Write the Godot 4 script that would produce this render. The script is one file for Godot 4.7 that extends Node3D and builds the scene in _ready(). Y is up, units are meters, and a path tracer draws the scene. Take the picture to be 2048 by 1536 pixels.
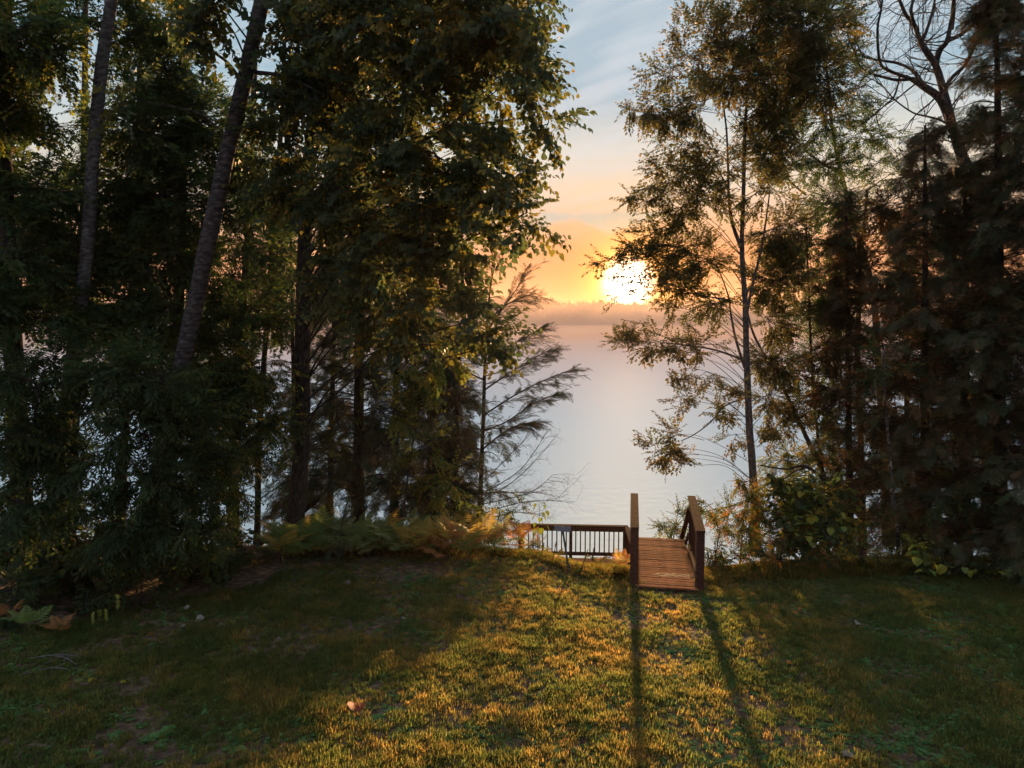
extends Node3D

# ------------------------------------------------------------------ measures
const LENS := 1420.0                       # focal length of the photograph in its own pixels (2048 wide)
const EYE := Vector3(0, 8.0, 0)            # eye height above the lake
var tilt := atan(118.0 / LENS)
var rng := RandomNumberGenerator.new()
var bump_noise := FastNoiseLite.new()
var clump_noise := FastNoiseLite.new()
var patch_noise := FastNoiseLite.new()
var used_names := {}
var M := {}
var S := {}

func ray(px: float, py: float) -> Vector3:
	return Vector3((px - 1024.0) / LENS, (768.0 - py) / LENS, -1).rotated(Vector3.RIGHT, -tilt)

func at(px: float, py: float, d: float) -> Vector3:
	var v := ray(px, py)
	return EYE + v * (d / -v.z)

func lin(t: Array, x: float) -> float:            # t: x0, y0, x1, y1 ...
	if x <= t[0]:
		return t[1]
	for i in range(2, t.size(), 2):
		if x <= t[i]:
			var f: float = (x - t[i - 2]) / (t[i] - t[i - 2])
			return lerpf(t[i - 1], t[i + 1], f * f * (3.0 - 2.0 * f))
	return t[t.size() - 1]

const BANK := [-30.0, 14.6, -8.0, 14.0, -1.5, 13.8, 0.3, 13.4, 1.5, 12.5, 3.0, 12.3, 5.0, 12.6, 9.0, 12.9, 30.0, 13.4]

func ground_at(x: float, z: float) -> float:
	var d := -z
	var over: float = maxf(0.0, d - lin(BANK, x))
	var fall: float = 0.36 * (sqrt(over * over + 0.3) - sqrt(0.3))
	var rise: float = 0.075 * clampf(lin(BANK, x) - 0.4 - d, 0.0, 9.0)
	var h: float = 3.5 + rise - fall + bump_noise.get_noise_2d(x * 6.0, z * 6.0) * 0.045 * clampf(1.6 - over * 0.02, 0.3, 1.0)
	h += 0.10 * exp(-pow((x + 0.2) / 1.6, 2.0) - pow((d - 13.1) / 0.9, 2.0))
	return maxf(h, -1.6)

func on_ground(px: float, py: float) -> Vector3:
	var v := ray(px, py)
	var d := 3.0
	while d < 40.0:
		var p := EYE + v * (d / -v.z)
		if p.y < ground_at(p.x, p.z):
			break
		d += 0.05
	var q := EYE + v * (d / -v.z)
	return Vector3(q.x, ground_at(q.x, q.z), q.z)

func grounded(p: Vector3, sink := 0.0) -> Vector3:
	return Vector3(p.x, ground_at(p.x, p.z) - sink, p.z)

func R(a: float, b: float) -> float:
	return rng.randf_range(a, b)

func rvec() -> Vector3:
	var v := Vector3(R(-1, 1), R(-1, 1), R(-1, 1))
	while v.length_squared() > 1.0 or v.length_squared() < 0.01:
		v = Vector3(R(-1, 1), R(-1, 1), R(-1, 1))
	return v

# ------------------------------------------------------------------ nodes
func numbered(called: String) -> String:
	var n: int = used_names.get(called, 0)
	used_names[called] = n + 1
	return called if n == 0 else "%s_%03d" % [called, n]

func tag(o: Node, label: String, category: String, group := "", kind := "") -> Node:
	if label:
		o.set_meta("label", label)
	if category:
		o.set_meta("category", category)
	if group:
		o.set_meta("group", group)
	if kind:
		o.set_meta("kind", kind)
	return o

func thing(called: String, label: String, category: String, where: Vector3, group := "") -> Node3D:
	var o := Node3D.new()
	o.name = numbered(called)
	o.position = where
	add_child(o, true)
	tag(o, label, category, group)
	return o

func part(called: String, mesh: Mesh, m: Material, parent: Node) -> MeshInstance3D:
	var o := MeshInstance3D.new()
	o.name = called if parent != self else numbered(called)
	o.mesh = mesh
	o.material_override = m
	parent.add_child(o, true)
	return o

# ------------------------------------------------------------------ mesh building
class Build:
	var v := PackedVector3Array()
	var n := PackedVector3Array()
	var c := PackedColorArray()
	var i := PackedInt32Array()
	var smooth := false
	var coloured := false
	func tri(a: Vector3, b: Vector3, d: Vector3) -> void:
		var k := v.size()
		v.append(a); v.append(b); v.append(d)
		i.append(k); i.append(k + 1); i.append(k + 2)
	func quad(a: Vector3, b: Vector3, d: Vector3, e: Vector3) -> void:
		tri(a, b, d)
		tri(a, d, e)
	func done() -> ArrayMesh:
		var arr := []
		arr.resize(Mesh.ARRAY_MAX)
		arr[Mesh.ARRAY_VERTEX] = v
		if smooth:
			arr[Mesh.ARRAY_NORMAL] = n
		else:
			var fn := PackedVector3Array()
			fn.resize(v.size())
			for t in range(0, i.size(), 3):
				var f := (v[i[t + 2]] - v[i[t]]).cross(v[i[t + 1]] - v[i[t]]).normalized()
				fn[i[t]] = f
				fn[i[t + 1]] = f
				fn[i[t + 2]] = f
			arr[Mesh.ARRAY_NORMAL] = fn
		if coloured:
			arr[Mesh.ARRAY_COLOR] = c
		arr[Mesh.ARRAY_INDEX] = i
		var m := ArrayMesh.new()
		m.add_surface_from_arrays(Mesh.PRIMITIVE_TRIANGLES, arr)
		return m

func curve(pts: Array, steps: int) -> Array:         # Catmull-Rom through points (any of Vector3 / float)
	var out := []
	for k in pts.size() - 1:
		var p0 = pts[maxi(k - 1, 0)]
		var p1 = pts[k]
		var p2 = pts[k + 1]
		var p3 = pts[mini(k + 2, pts.size() - 1)]
		for s in steps:
			var t := float(s) / steps
			out.append(0.5 * (2.0 * p1 + (p2 - p0) * t + (2.0 * p0 - 5.0 * p1 + 4.0 * p2 - p3) * t * t + (3.0 * p1 - p0 - 3.0 * p2 + p3) * t * t * t))
	out.append(pts[pts.size() - 1])
	return out

func tube(b: Build, pts: Array, radii: Array, sides: int, rough := 0.0) -> void:
	b.smooth = true
	var first := b.v.size()
	var u := Vector3(1, 0, 0)
	var rows := pts.size()
	for k in rows:
		var a: Vector3 = pts[maxi(k - 1, 0)]
		var e: Vector3 = pts[mini(k + 1, rows - 1)]
		var t := (e - a).normalized()
		u = (u - t * u.dot(t))
		if u.length_squared() < 0.001:
			u = t.cross(Vector3(0.3, 0.2, 1.0))
		u = u.normalized()
		var w := t.cross(u)
		for s in sides:
			var g := TAU * s / sides
			var o := u * cos(g) + w * sin(g)
			var r: float = radii[k]
			if rough > 0.0:
				var p: Vector3 = pts[k]
				r *= 1.0 + rough * bump_noise.get_noise_3d(cos(g) * 40.0 + p.x * 9.0, p.y * 30.0, sin(g) * 40.0 + p.z * 9.0)
			b.v.append(pts[k] + o * r)
			b.n.append(o)
	for k in rows - 1:
		for s in sides:
			var p := first + k * sides + s
			var q := first + k * sides + (s + 1) % sides
			b.i.append(p); b.i.append(p + sides); b.i.append(q)
			b.i.append(q); b.i.append(p + sides); b.i.append(q + sides)

func box(b: Build, size: Vector3, mid: Vector3, basis := Basis(), bevel := 0.006) -> void:   # a box with chamfered edges
	var h := size * 0.5
	bevel = minf(bevel, minf(h.x, minf(h.y, h.z)) * 0.45)
	var fx := func(p: Vector3) -> Vector3: return mid + basis * p
	for ax in 3:
		for sg in [-1.0, 1.0]:
			var o := Vector3.ZERO; o[ax] = sg * h[ax]
			var p := Vector3.ZERO; p[(ax + 1) % 3] = h[(ax + 1) % 3] - bevel
			var q := Vector3.ZERO; q[(ax + 2) % 3] = h[(ax + 2) % 3] - bevel
			if sg < 0:
				b.quad(fx.call(o - p - q), fx.call(o + p - q), fx.call(o + p + q), fx.call(o - p + q))
			else:
				b.quad(fx.call(o - p + q), fx.call(o + p + q), fx.call(o + p - q), fx.call(o - p - q))
			for s2 in [-1.0, 1.0]:                # the chamfers along ax2 edges
				var ay: int = (ax + 1) % 3
				var az: int = (ax + 2) % 3
				var l := Vector3.ZERO; l[az] = h[az] - bevel
				var e1 := Vector3.ZERO; e1[ax] = sg * h[ax]; e1[ay] = s2 * (h[ay] - bevel)
				var e2 := Vector3.ZERO; e2[ax] = sg * (h[ax] - bevel); e2[ay] = s2 * h[ay]
				if sg * s2 > 0:
					b.quad(fx.call(e1 - l), fx.call(e1 + l), fx.call(e2 + l), fx.call(e2 - l))
				else:
					b.quad(fx.call(e2 - l), fx.call(e2 + l), fx.call(e1 + l), fx.call(e1 - l))

func boxmesh(size: Vector3, bevel := 0.006) -> ArrayMesh:
	var b := Build.new()
	box(b, size, Vector3.ZERO, Basis(), bevel)
	return b.done()

# ------------------------------------------------------------------ materials
func noise_tex(freq: float, stops: Array, seed_: int, octaves := 4, size := 512, kind := FastNoiseLite.TYPE_SIMPLEX_SMOOTH) -> NoiseTexture2D:
	var n := FastNoiseLite.new()
	n.noise_type = kind
	n.seed = seed_
	n.frequency = freq
	n.fractal_octaves = octaves
	var t := NoiseTexture2D.new()
	t.width = size
	t.height = size
	t.seamless = true
	t.noise = n
	if stops:
		var g := Gradient.new()
		g.offsets = PackedFloat32Array(stops.map(func(s): return s[0]))
		g.colors = PackedColorArray(stops.map(func(s): return s[1].linear_to_srgb()))
		t.color_ramp = g
	return t

func mat(color: Color, rough := 0.85, spec := 0.35) -> StandardMaterial3D:
	var m := StandardMaterial3D.new()
	m.albedo_color = color.linear_to_srgb()
	m.roughness = rough
	m.metallic_specular = spec
	return m

func tri_mat(tex: Texture2D, scale: Vector3, height: Texture2D = null, cm := 0.5, rough := 0.9) -> StandardMaterial3D:
	var m := StandardMaterial3D.new()
	m.albedo_texture = tex
	m.roughness = rough
	m.metallic_specular = 0.3
	m.uv1_triplanar = true
	m.uv1_scale = scale
	if height:
		m.heightmap_enabled = true
		m.heightmap_texture = height
		m.heightmap_scale = cm
	return m

func leaf_mat(through: float, rough := 0.55) -> StandardMaterial3D:
	var m := StandardMaterial3D.new()
	m.vertex_color_use_as_albedo = true
	m.roughness = rough
	m.metallic_specular = 0.4
	m.cull_mode = BaseMaterial3D.CULL_DISABLED
	m.backlight_enabled = true
	m.backlight = Color(through, through, through * 0.9)
	return m

func make_materials() -> void:
	var furrow := noise_tex(0.012, [], 4, 5)
	var fine := noise_tex(0.03, [], 9, 5)
	M.bark_dark = tri_mat(noise_tex(0.014, [[0.2, Color(0.012, 0.010, 0.009)], [0.5, Color(0.038, 0.031, 0.026)], [0.8, Color(0.075, 0.063, 0.055)]], 21, 5), Vector3(3.0, 0.7, 3.0), furrow, 3.0)
	M.bark_birch = tri_mat(noise_tex(0.012, [[0.25, Color(0.036, 0.030, 0.029)], [0.42, Color(0.079, 0.072, 0.070)], [0.62, Color(0.115, 0.107, 0.104)], [0.8, Color(0.187, 0.180, 0.173)]], 33, 5), Vector3(1.1, 2.2, 1.1), fine, 0.5)
	M.bark_cherry = tri_mat(noise_tex(0.012, [[0.25, Color(0.022, 0.016, 0.016)], [0.5, Color(0.061, 0.050, 0.049)], [0.68, Color(0.083, 0.068, 0.065)], [0.82, Color(0.137, 0.119, 0.115)]], 35, 5), Vector3(1.0, 2.2, 1.0), fine, 0.6)
	M.bark_white = tri_mat(noise_tex(0.013, [[0.35, Color(0.02, 0.017, 0.015)], [0.52, Color(0.06, 0.052, 0.05)], [0.7, Color(0.20, 0.185, 0.18)]], 37, 4), Vector3(1.2, 1.2, 1.2), fine, 0.4)
	M.bark_grey = tri_mat(noise_tex(0.014, [[0.2, Color(0.04, 0.035, 0.032)], [0.6, Color(0.10, 0.09, 0.085)], [0.85, Color(0.16, 0.15, 0.14)]], 39, 5), Vector3(2.0, 1.0, 2.0), fine, 1.0)
	M.twig = mat(Color(0.045, 0.034, 0.026), 0.9)
	M.stem = mat(Color(0.06, 0.05, 0.025), 0.8)
	M.poplar = leaf_mat(1.15, 0.5)
	M.leaf = leaf_mat(1.15, 0.5)
	M.needle = leaf_mat(0.75, 0.7)
	M.fern = leaf_mat(0.7, 0.65)
	M.grass = leaf_mat(1.3, 0.6)
	M.weed = leaf_mat(0.5, 0.85)
	M.weed.metallic_specular = 0.12
	M.litter = leaf_mat(0.08, 0.8)
	# weathered brown stained timber, paint worn off in flakes on the caps
	var grain := noise_tex(0.02, [], 51, 5)
	M.plank = []
	for k in 4:
		var e := 1.0 + 0.14 * (k - 1.5)
		M.plank.append(tri_mat(noise_tex(0.016, [[0.2, Color(0.055, 0.020, 0.009) * e], [0.45, Color(0.143, 0.055, 0.026) * e], [0.7, Color(0.246, 0.109, 0.055) * e], [0.9, Color(0.382, 0.193, 0.108) * e]], 60 + k, 5), Vector3(0.55, 6.0, 9.0), grain, 0.5, 0.85))
	M.stain = tri_mat(noise_tex(0.014, [[0.2, Color(0.035, 0.016, 0.012)], [0.6, Color(0.075, 0.034, 0.025)], [0.85, Color(0.12, 0.065, 0.05)]], 71, 4), Vector3(4.0, 0.8, 4.0), grain, 0.4, 0.7)
	M.worn = tri_mat(noise_tex(0.018, [[0.30, Color(0.024, 0.011, 0.008)], [0.58, Color(0.040, 0.020, 0.014)], [0.64, Color(0.096, 0.053, 0.033)], [0.85, Color(0.138, 0.084, 0.054)]], 73, 5), Vector3(5.0, 5.0, 1.3), grain, 0.5, 0.6)
	for k in M.plank + [M.stain, M.worn]:
		k.metallic_specular = 0.08
		k.roughness = 0.95
	M.stone = tri_mat(noise_tex(0.02, [[0.2, Color(0.09, 0.09, 0.095)], [0.6, Color(0.19, 0.19, 0.19)], [0.85, Color(0.28, 0.27, 0.26)]], 81, 5), Vector3(1.6, 1.6, 1.6), fine, 1.2)
	M.soil = tri_mat(noise_tex(0.012, [[0.15, Color(0.043, 0.026, 0.018)], [0.45, Color(0.084, 0.051, 0.034)], [0.62, Color(0.115, 0.078, 0.046)], [0.85, Color(0.176, 0.124, 0.086)]], 91, 6, 1024), Vector3(0.45, 0.45, 0.45), noise_tex(0.02, [], 92, 6, 1024), 3.0, 0.95)
	M.soil.uv1_world_triplanar = true
	M.metal_dark = mat(Color(0.075, 0.085, 0.11), 0.45, 0.5)
	M.stick = tri_mat(noise_tex(0.02, [[0.2, Color(0.06, 0.05, 0.045)], [0.7, Color(0.17, 0.15, 0.14)]], 95, 4), Vector3(5, 5, 5), null)
	# lake: matte and rough with a wind ripple; its pale colour imitates sky reflection
	var w := StandardMaterial3D.new()
	w.albedo_color = Color(0.51, 0.665, 0.705).linear_to_srgb()     # mist and sky sheen put into the colour
	w.metallic = 0.40
	w.roughness = 0.76
	w.specular_mode = BaseMaterial3D.SPECULAR_DISABLED
	w.uv1_triplanar = true
	w.uv1_world_triplanar = true
	w.uv1_scale = Vector3(0.12, 0.12, 0.12)
	var wn := noise_tex(0.009, [], 101, 5, 1024)
	wn.as_normal_map = true
	wn.bump_strength = 1.2
	w.normal_enabled = true
	w.normal_texture = wn
	w.normal_scale = 0.55
	M.lake = w
	M.far_leaf = leaf_mat(0.2, 0.8)
	M.reed = mat(Color(0.09, 0.085, 0.04), 0.9)

# ------------------------------------------------------------------ sky, sun, air
func make_sky() -> void:
	var w := 2048
	var h := 1024
	var buf := PackedFloat32Array()
	buf.resize(w * h * 4)
	var cn := FastNoiseLite.new()
	cn.seed = 7
	cn.frequency = 1.0
	cn.fractal_octaves = 4
	var E := [0.0, 3.0, 5.5, 8.0, 10.5, 13.5, 17.5, 23.0, 40.0, 90.0]
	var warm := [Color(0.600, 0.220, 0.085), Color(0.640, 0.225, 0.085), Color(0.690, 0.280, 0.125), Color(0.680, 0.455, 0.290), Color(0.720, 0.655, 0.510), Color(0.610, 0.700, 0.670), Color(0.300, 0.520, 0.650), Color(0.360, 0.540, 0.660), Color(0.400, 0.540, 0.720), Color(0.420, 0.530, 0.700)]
	var cool := [Color(0.672, 0.600, 0.648), Color(0.672, 0.612, 0.672), Color(0.672, 0.636, 0.696), Color(0.660, 0.648, 0.720), Color(0.636, 0.660, 0.756), Color(0.612, 0.660, 0.780), Color(0.576, 0.648, 0.792), Color(0.540, 0.636, 0.804), Color(0.516, 0.636, 0.828), Color(0.492, 0.624, 0.828)]  # sky away from the sun, brightened as fill for lawn and trees
	var sun_az := deg_to_rad(SUN_AZ)
	var sun_el := deg_to_rad(SUN_EL)
	var sun_dir := Vector3(sin(sun_az) * cos(sun_el), sin(sun_el), -cos(sun_az) * cos(sun_el))
	var low := Color(0.30, 0.24, 0.20)
	for y in h:
		var el := (0.5 - (y + 0.5) / h) * 180.0
		if el < -1.0:
			for x in w:
				var k0 := (y * w + x) * 4
				buf[k0] = low.r; buf[k0 + 1] = low.g; buf[k0 + 2] = low.b; buf[k0 + 3] = 1.0
			continue
		var e0 := maxf(el, 0.0)
		var s := 0
		while s < 8 and e0 > E[s + 1]:
			s += 1
		var f: float = (e0 - E[s]) / (E[s + 1] - E[s])
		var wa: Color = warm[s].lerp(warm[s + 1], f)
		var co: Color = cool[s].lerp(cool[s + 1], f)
		var ce := cos(deg_to_rad(el))
		var se := sin(deg_to_rad(el))
		for x in w:
			var az := wrapf((x + 0.5) / w, -0.5, 0.5) * TAU
			var dir := Vector3(sin(az) * ce, se, -cos(az) * ce)
			var near := dir.x * sin(sun_az) - dir.z * cos(sun_az)          # towards the sun's side
			var q := clampf(0.5 + 0.5 * near, 0.0, 1.0)
			q = q * q * (3.0 - 2.0 * q)
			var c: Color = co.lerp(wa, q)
			if el > 4.0:
				# high cirrus: sheared streaks on a level 1 unit up
				var px := dir.x / (se + 0.12)
				var pz := dir.z / (se + 0.12)
				var wx := px * 0.55 + pz * 0.28
				var wz := pz * 1.9 - px * 1.55
				var bend := cn.get_noise_2d(px * 0.6, pz * 0.6) * 1.2
				var v := 0.5 + 0.9 * cn.get_noise_2d(wx * 0.9 + 11.0, wz * 1.3 + bend)
				var fine := 0.5 + 0.9 * cn.get_noise_2d(wx * 2.4 + 3.0 + bend, wz * 5.5)
				var cl := clampf((v * 0.75 + fine * 0.5 - 0.52) * 2.3, 0.0, 1.0) * clampf((el - 4.0) / 12.0, 0.0, 1.0)
				c = c.lerp(Color(0.60, 0.72, 0.80).lerp(Color(0.42, 0.44, 0.50), 1.0 - q), cl * 0.62)
			# low bank of sunlit mist above the hills; its top rises and falls, with a teal band of clear sky above
			if el < 11.0:
				var deg := rad_to_deg(az)
				var lobes := 7.6 + 0.5 * cos((deg - 4.6) * 0.9) + 0.35 * cn.get_noise_2d(az * 24.0, 4.0)
				var roof := 8.9 + 0.25 * cn.get_noise_2d(az * 12.0 + 5.0, 1.0)
				var there := clampf((deg - 1.0) / 2.0, 0.0, 1.0) * clampf((13.0 - deg) / 2.0, 0.0, 1.0)
				there = maxf(there, clampf(2.5 * cn.get_noise_2d(az * 2.2 + 2.0, 9.0) - 0.2, 0.0, 1.0) * clampf((absf(deg - 7.0) - 10.0) / 6.0, 0.0, 1.0))
				var band := clampf((el - lobes) / 0.35, 0.0, 1.0) * clampf((roof - el) / 0.3, 0.0, 1.0) * there
				c = c.lerp(Color(0.28, 0.52, 0.54).lerp(Color(0.3, 0.35, 0.42), 1.0 - q), band * 0.75 * q)
			var a := rad_to_deg(acos(clampf(dir.dot(sun_dir), -1.0, 1.0)))
			if a < 40.0:
				var g1 := 14.0 * exp(-pow(a / 1.2, 2.0))
				var g2 := exp(-pow(a / 2.6, 2.0))
				var g3 := exp(-a / 5.0)
				c.r += g1 + 3.6 * g2 + 0.30 * g3
				c.g += g1 * 0.92 + 1.10 * g2 + 0.03 * g3
				c.b += g1 * 0.75 + 0.05 * g2
				c.b *= 1.0 - 0.45 * exp(-pow(a / 5.0, 2.0)) * (1.0 - clampf(g1, 0.0, 1.0))
			var k := (y * w + x) * 4
			buf[k] = c.r; buf[k + 1] = c.g; buf[k + 2] = c.b; buf[k + 3] = 1.0
	var im := Image.create_from_data(w, h, false, Image.FORMAT_RGBAF, buf.to_byte_array())
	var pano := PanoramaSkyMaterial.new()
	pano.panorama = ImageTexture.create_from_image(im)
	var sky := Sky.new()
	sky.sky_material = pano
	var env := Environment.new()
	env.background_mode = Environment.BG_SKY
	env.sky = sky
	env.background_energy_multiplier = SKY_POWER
	env.tonemap_mode = Environment.TONE_MAPPER_LINEAR
	env.tonemap_exposure = EXPOSURE
	env.sdfgi_enabled = true
	env.ssao_enabled = true
	env.ssil_enabled = true
	env.volumetric_fog_enabled = true
	env.volumetric_fog_density = HAZE
	env.volumetric_fog_albedo = Color(1.0, 0.90, 0.82)
	env.volumetric_fog_anisotropy = 0.5
	var we := WorldEnvironment.new()
	we.name = "world_environment"
	we.environment = env
	add_child(we)
	var sun := DirectionalLight3D.new()
	sun.name = "sun"
	sun.light_energy = SUN_POWER
	sun.light_color = Color(1.0, 0.55, 0.235).linear_to_srgb()
	sun.light_angular_distance = 1.5
	sun.shadow_enabled = true
	add_child(sun)
	sun.look_at_from_position(sun_dir * 50.0, Vector3.ZERO)

const DENSE := 7.3
const SUN_AZ := 9.25
const SUN_EL := 3.3
const SKY_POWER := 0.26
const EXPOSURE := 3.7
const SUN_POWER := 1.32
const HAZE := 0.00025

# ------------------------------------------------------------------ leaves and sprays
# outlines are lists of (along, across) from the petiole to the tip of one half
const HEART := [[0.0, 0.0], [0.02, 0.30], [0.22, 0.46], [0.50, 0.40], [0.78, 0.18], [1.0, 0.0]]
const OVAL := [[0.0, 0.0], [0.30, 0.32], [0.62, 0.27], [1.0, 0.0]]
const LONG := [[0.0, 0.0], [0.35, 0.17], [0.7, 0.13], [1.0, 0.0]]
const MAPLE := [[0.0, 0.0], [0.05, 0.34], [0.28, 0.22], [0.42, 0.56], [0.52, 0.17], [0.75, 0.20], [1.0, 0.0]]
const ROUND := [[0.0, 0.0], [0.05, 0.34], [0.35, 0.52], [0.7, 0.40], [0.92, 0.14], [1.0, 0.0]]

func leaf(b: Build, p: Vector3, dir: Vector3, up: Vector3, length: float, outline: Array, fold := 0.25, wide := 1.0) -> void:
	dir = dir.normalized()
	var side := dir.cross(up).normalized()
	var nrm := side.cross(dir)
	for sg in [-1.0, 1.0]:
		for k in outline.size() - 1:
			var o: Array = outline[k]
			var q: Array = outline[k + 1]
			var m0: Vector3 = p + dir * (o[0] * length) - nrm * (o[0] * o[0] * length * 0.18)
			var m1: Vector3 = p + dir * (q[0] * length) - nrm * (q[0] * q[0] * length * 0.18)
			var e0: Vector3 = m0 + (side * sg + nrm * fold) * (o[1] * length * wide)
			var e1: Vector3 = m1 + (side * sg + nrm * fold) * (q[1] * length * wide)
			if o[1] > 0.0:
				b.tri(m0, e0, m1)
			if q[1] > 0.0:
				b.tri(m1, e0, e1)

func stalk(b: Build, a: Vector3, e: Vector3, r: float) -> void:
	var t := (e - a).normalized()
	var u := t.cross(Vector3(0.31, 0.9, 0.2)).normalized() * r
	var w := t.cross(u.normalized()) * r
	b.tri(a + u, a - u, e)
	b.tri(a + w, a - w, e)

# a spray grows along +X from the origin, up is +Y
func spray(outline: Array, length: float, count: int, size: float, petiole: float, hang: float, flat: float) -> ArrayMesh:
	var b := Build.new()
	stalk(b, Vector3.ZERO, Vector3(length, -0.04, 0), 0.004)
	for k in count:
		var f := (k + 0.8) / count
		var sd := -1.0 if k % 2 else 1.0
		var p := Vector3(length * f, -0.04 * f, 0)
		var out := Vector3(0.55 + 0.4 * f, R(-0.35, 0.55) * (1.0 - flat), sd * R(0.5, 1.1)).normalized()
		if k == count - 1:
			out = Vector3(1, 0, R(-0.3, 0.3))
		var q := p + out * petiole * R(0.7, 1.3)
		stalk(b, p, q, 0.0016)
		var d := (out + Vector3(0, -hang * R(0.6, 1.3), 0) + rvec() * 0.35).normalized()
		var up := (Vector3(0, 1, 0) * (0.4 + flat) + rvec() * (0.9 - 0.5 * flat) + Vector3(0.3, 0, 0)).normalized()
		if absf(up.dot(d)) > 0.95:
			up = Vector3(0.2, 0.3, 0.9)
		leaf(b, q, d, up, size * R(0.7, 1.2), outline, R(0.1, 0.4))
	return b.done()

func needle_spray(length: float, pairs: int, side_len: float, needle: float, droop: float, thick := 0.16) -> ArrayMesh:
	var b := Build.new()
	var spine := func(f: float) -> Vector3: return Vector3(length * f, -droop * f * f, 0)
	stalk(b, Vector3.ZERO, spine.call(1.0), 0.004)
	for k in pairs:
		for sd in [-1.0, 1.0]:
			var f: float = (k + 0.6 + R(-0.2, 0.2)) / pairs
			var p: Vector3 = spine.call(f)
			var l := side_len * (1.15 - f * 0.75) * R(0.7, 1.2)
			var d := Vector3(0.75, R(-0.45, 0.05), sd * R(0.55, 0.9)).normalized()
			var e := p + d * l + Vector3(0, -0.25 * l, 0)
			stalk(b, p, e, 0.003)
			var cnt := 6
			for j in cnt:
				var g := (j + 0.7) / cnt
				var q := p.lerp(e, g)
				for s2 in [-1.0, 1.0]:
					var nd: Vector3 = (d + d.cross(Vector3.UP) * s2 * 0.8 + rvec() * 0.25).normalized()
					var wdt := d.cross(nd).cross(nd).normalized() * needle * thick
					b.tri(q + wdt, q - wdt, q + nd * needle * R(0.8, 1.3))
	return b.done()

func frond(length: float, pairs: int, wide: float, arch: float) -> ArrayMesh:       # a fern frond along +X
	var b := Build.new()
	var spine := func(f: float) -> Vector3: return Vector3(length * f * (1.0 - 0.25 * arch * f), length * arch * (f * 0.9 - 1.15 * f * f), 0)
	for k in 6:
		stalk(b, spine.call(k / 6.0), spine.call((k + 1.2) / 6.0), 0.004)
	for k in pairs:
		var f := 0.22 + 0.78 * (k + 0.5) / pairs
		var p: Vector3 = spine.call(f)
		var t: Vector3 = (spine.call(f + 0.02) - p).normalized()
		var l: float = wide * length * pow(sin(PI * clampf(0.18 + (1.0 - f) * 0.9, 0.0, 1.0)), 0.8) * (1.15 - f) * 1.25
		for sd in [-1.0, 1.0]:
			var d := (Vector3(0, 0, sd) + t * 0.45 + Vector3(0, R(-0.45, 0.0), 0)).normalized()
			var q := p + d * l * 0.55 - Vector3(0, 0.04 * l, 0)
			var e := p + d * l - Vector3(0, 0.14 * l, 0)
			var hw := 0.008 + 0.009 * R(0.6, 1.2)
			b.tri(p - t * 0.004, q + t * hw, q - t * hw)
			b.tri(q - t * hw, q + t * hw, e)
			b.tri(p - t * 0.004, p + t * 0.008, q + t * hw)
	return b.done()

func make_sprays() -> void:
	rng.seed = 11
	S.poplar = []
	S.maple = []
	S.small = []
	S.long = []
	S.cedar = []
	S.hemlock = []
	S.broad = []
	S.pine = []
	for k in 3:
		S.poplar.append(spray(HEART, 0.42, 13, 0.076, 0.05, 0.5, 0.15))
		S.maple.append(spray(MAPLE, 0.45, 14, 0.08, 0.05, 0.12, 0.5))
		S.small.append(spray(OVAL, 0.40, 17, 0.055, 0.02, 0.5, 0.2))
		S.long.append(spray(LONG, 0.42, 18, 0.085, 0.02, 0.4, 0.4))
		S.broad.append(spray(ROUND, 0.35, 6, 0.13, 0.06, 0.5, 0.4))
		S.cedar.append(needle_spray(0.32, 7, 0.16, 0.042, 0.09, 0.11))
		S.hemlock.append(needle_spray(0.48, 11, 0.17, 0.026, 0.07, 0.22))

# ------------------------------------------------------------------ trees
class Plant:
	var root: Node3D
	var trunk := []          # points of the stem, world
	var radii := []
	var twigs := Build.new()
	var places := [[], [], []]   # transforms per spray variant
	var colors := [[], [], []]
	var tones := []
	var bark: Material

func new_tree(called: String, label: String, category: String, pts: Array, r0: float, r1: float, bark: Material, tones: Array, group := "", sides := 10) -> Plant:
	var t := Plant.new()
	t.trunk = curve(pts, 8)
	t.bark = bark
	t.tones = tones
	for k in t.trunk.size():
		var f := float(k) / (t.trunk.size() - 1)
		t.radii.append(lerpf(r0, r1, pow(f, 0.85)) + r0 * 0.45 * exp(-f * 22.0))
	t.root = thing(called, label, category, pts[0], group)
	var b := Build.new()
	tube(b, t.trunk.map(func(p): return p - t.root.position), t.radii, sides, 0.16)
	part("trunk", b.done(), bark, t.root)
	return t

func limb(t: Plant, pts: Array, r0: float, r1: float, called := "limb") -> Array:
	var line := curve(pts, 6)
	var rr := []
	for k in line.size():
		rr.append(lerpf(r0, r1, pow(float(k) / (line.size() - 1), 0.8)))
	var b := Build.new()
	tube(b, line.map(func(p): return p - t.root.position), rr, 7, 0.1)
	part(called, b.done(), t.bark, t.root)
	return line

func put_spray(t: Plant, p: Vector3, dir: Vector3, size: float, roll := 0.5) -> void:
	var x := dir.normalized()
	var up := (Vector3.UP + rvec() * roll).normalized()
	if absf(up.dot(x)) > 0.97:
		up = Vector3(0.3, 0.2, 0.9)
	var z := x.cross(up).normalized()
	var y := z.cross(x)
	var k := rng.randi() % 3
	t.places[k].append(Transform3D(Basis(x, y, z) * size, p))
	var tone: Color = t.tones[rng.randi() % t.tones.size()]
	var e := R(0.75, 1.3)
	t.colors[k].append(Color(tone.r * e * R(0.88, 1.12), tone.g * e, tone.b * e * R(0.85, 1.15)))

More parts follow.
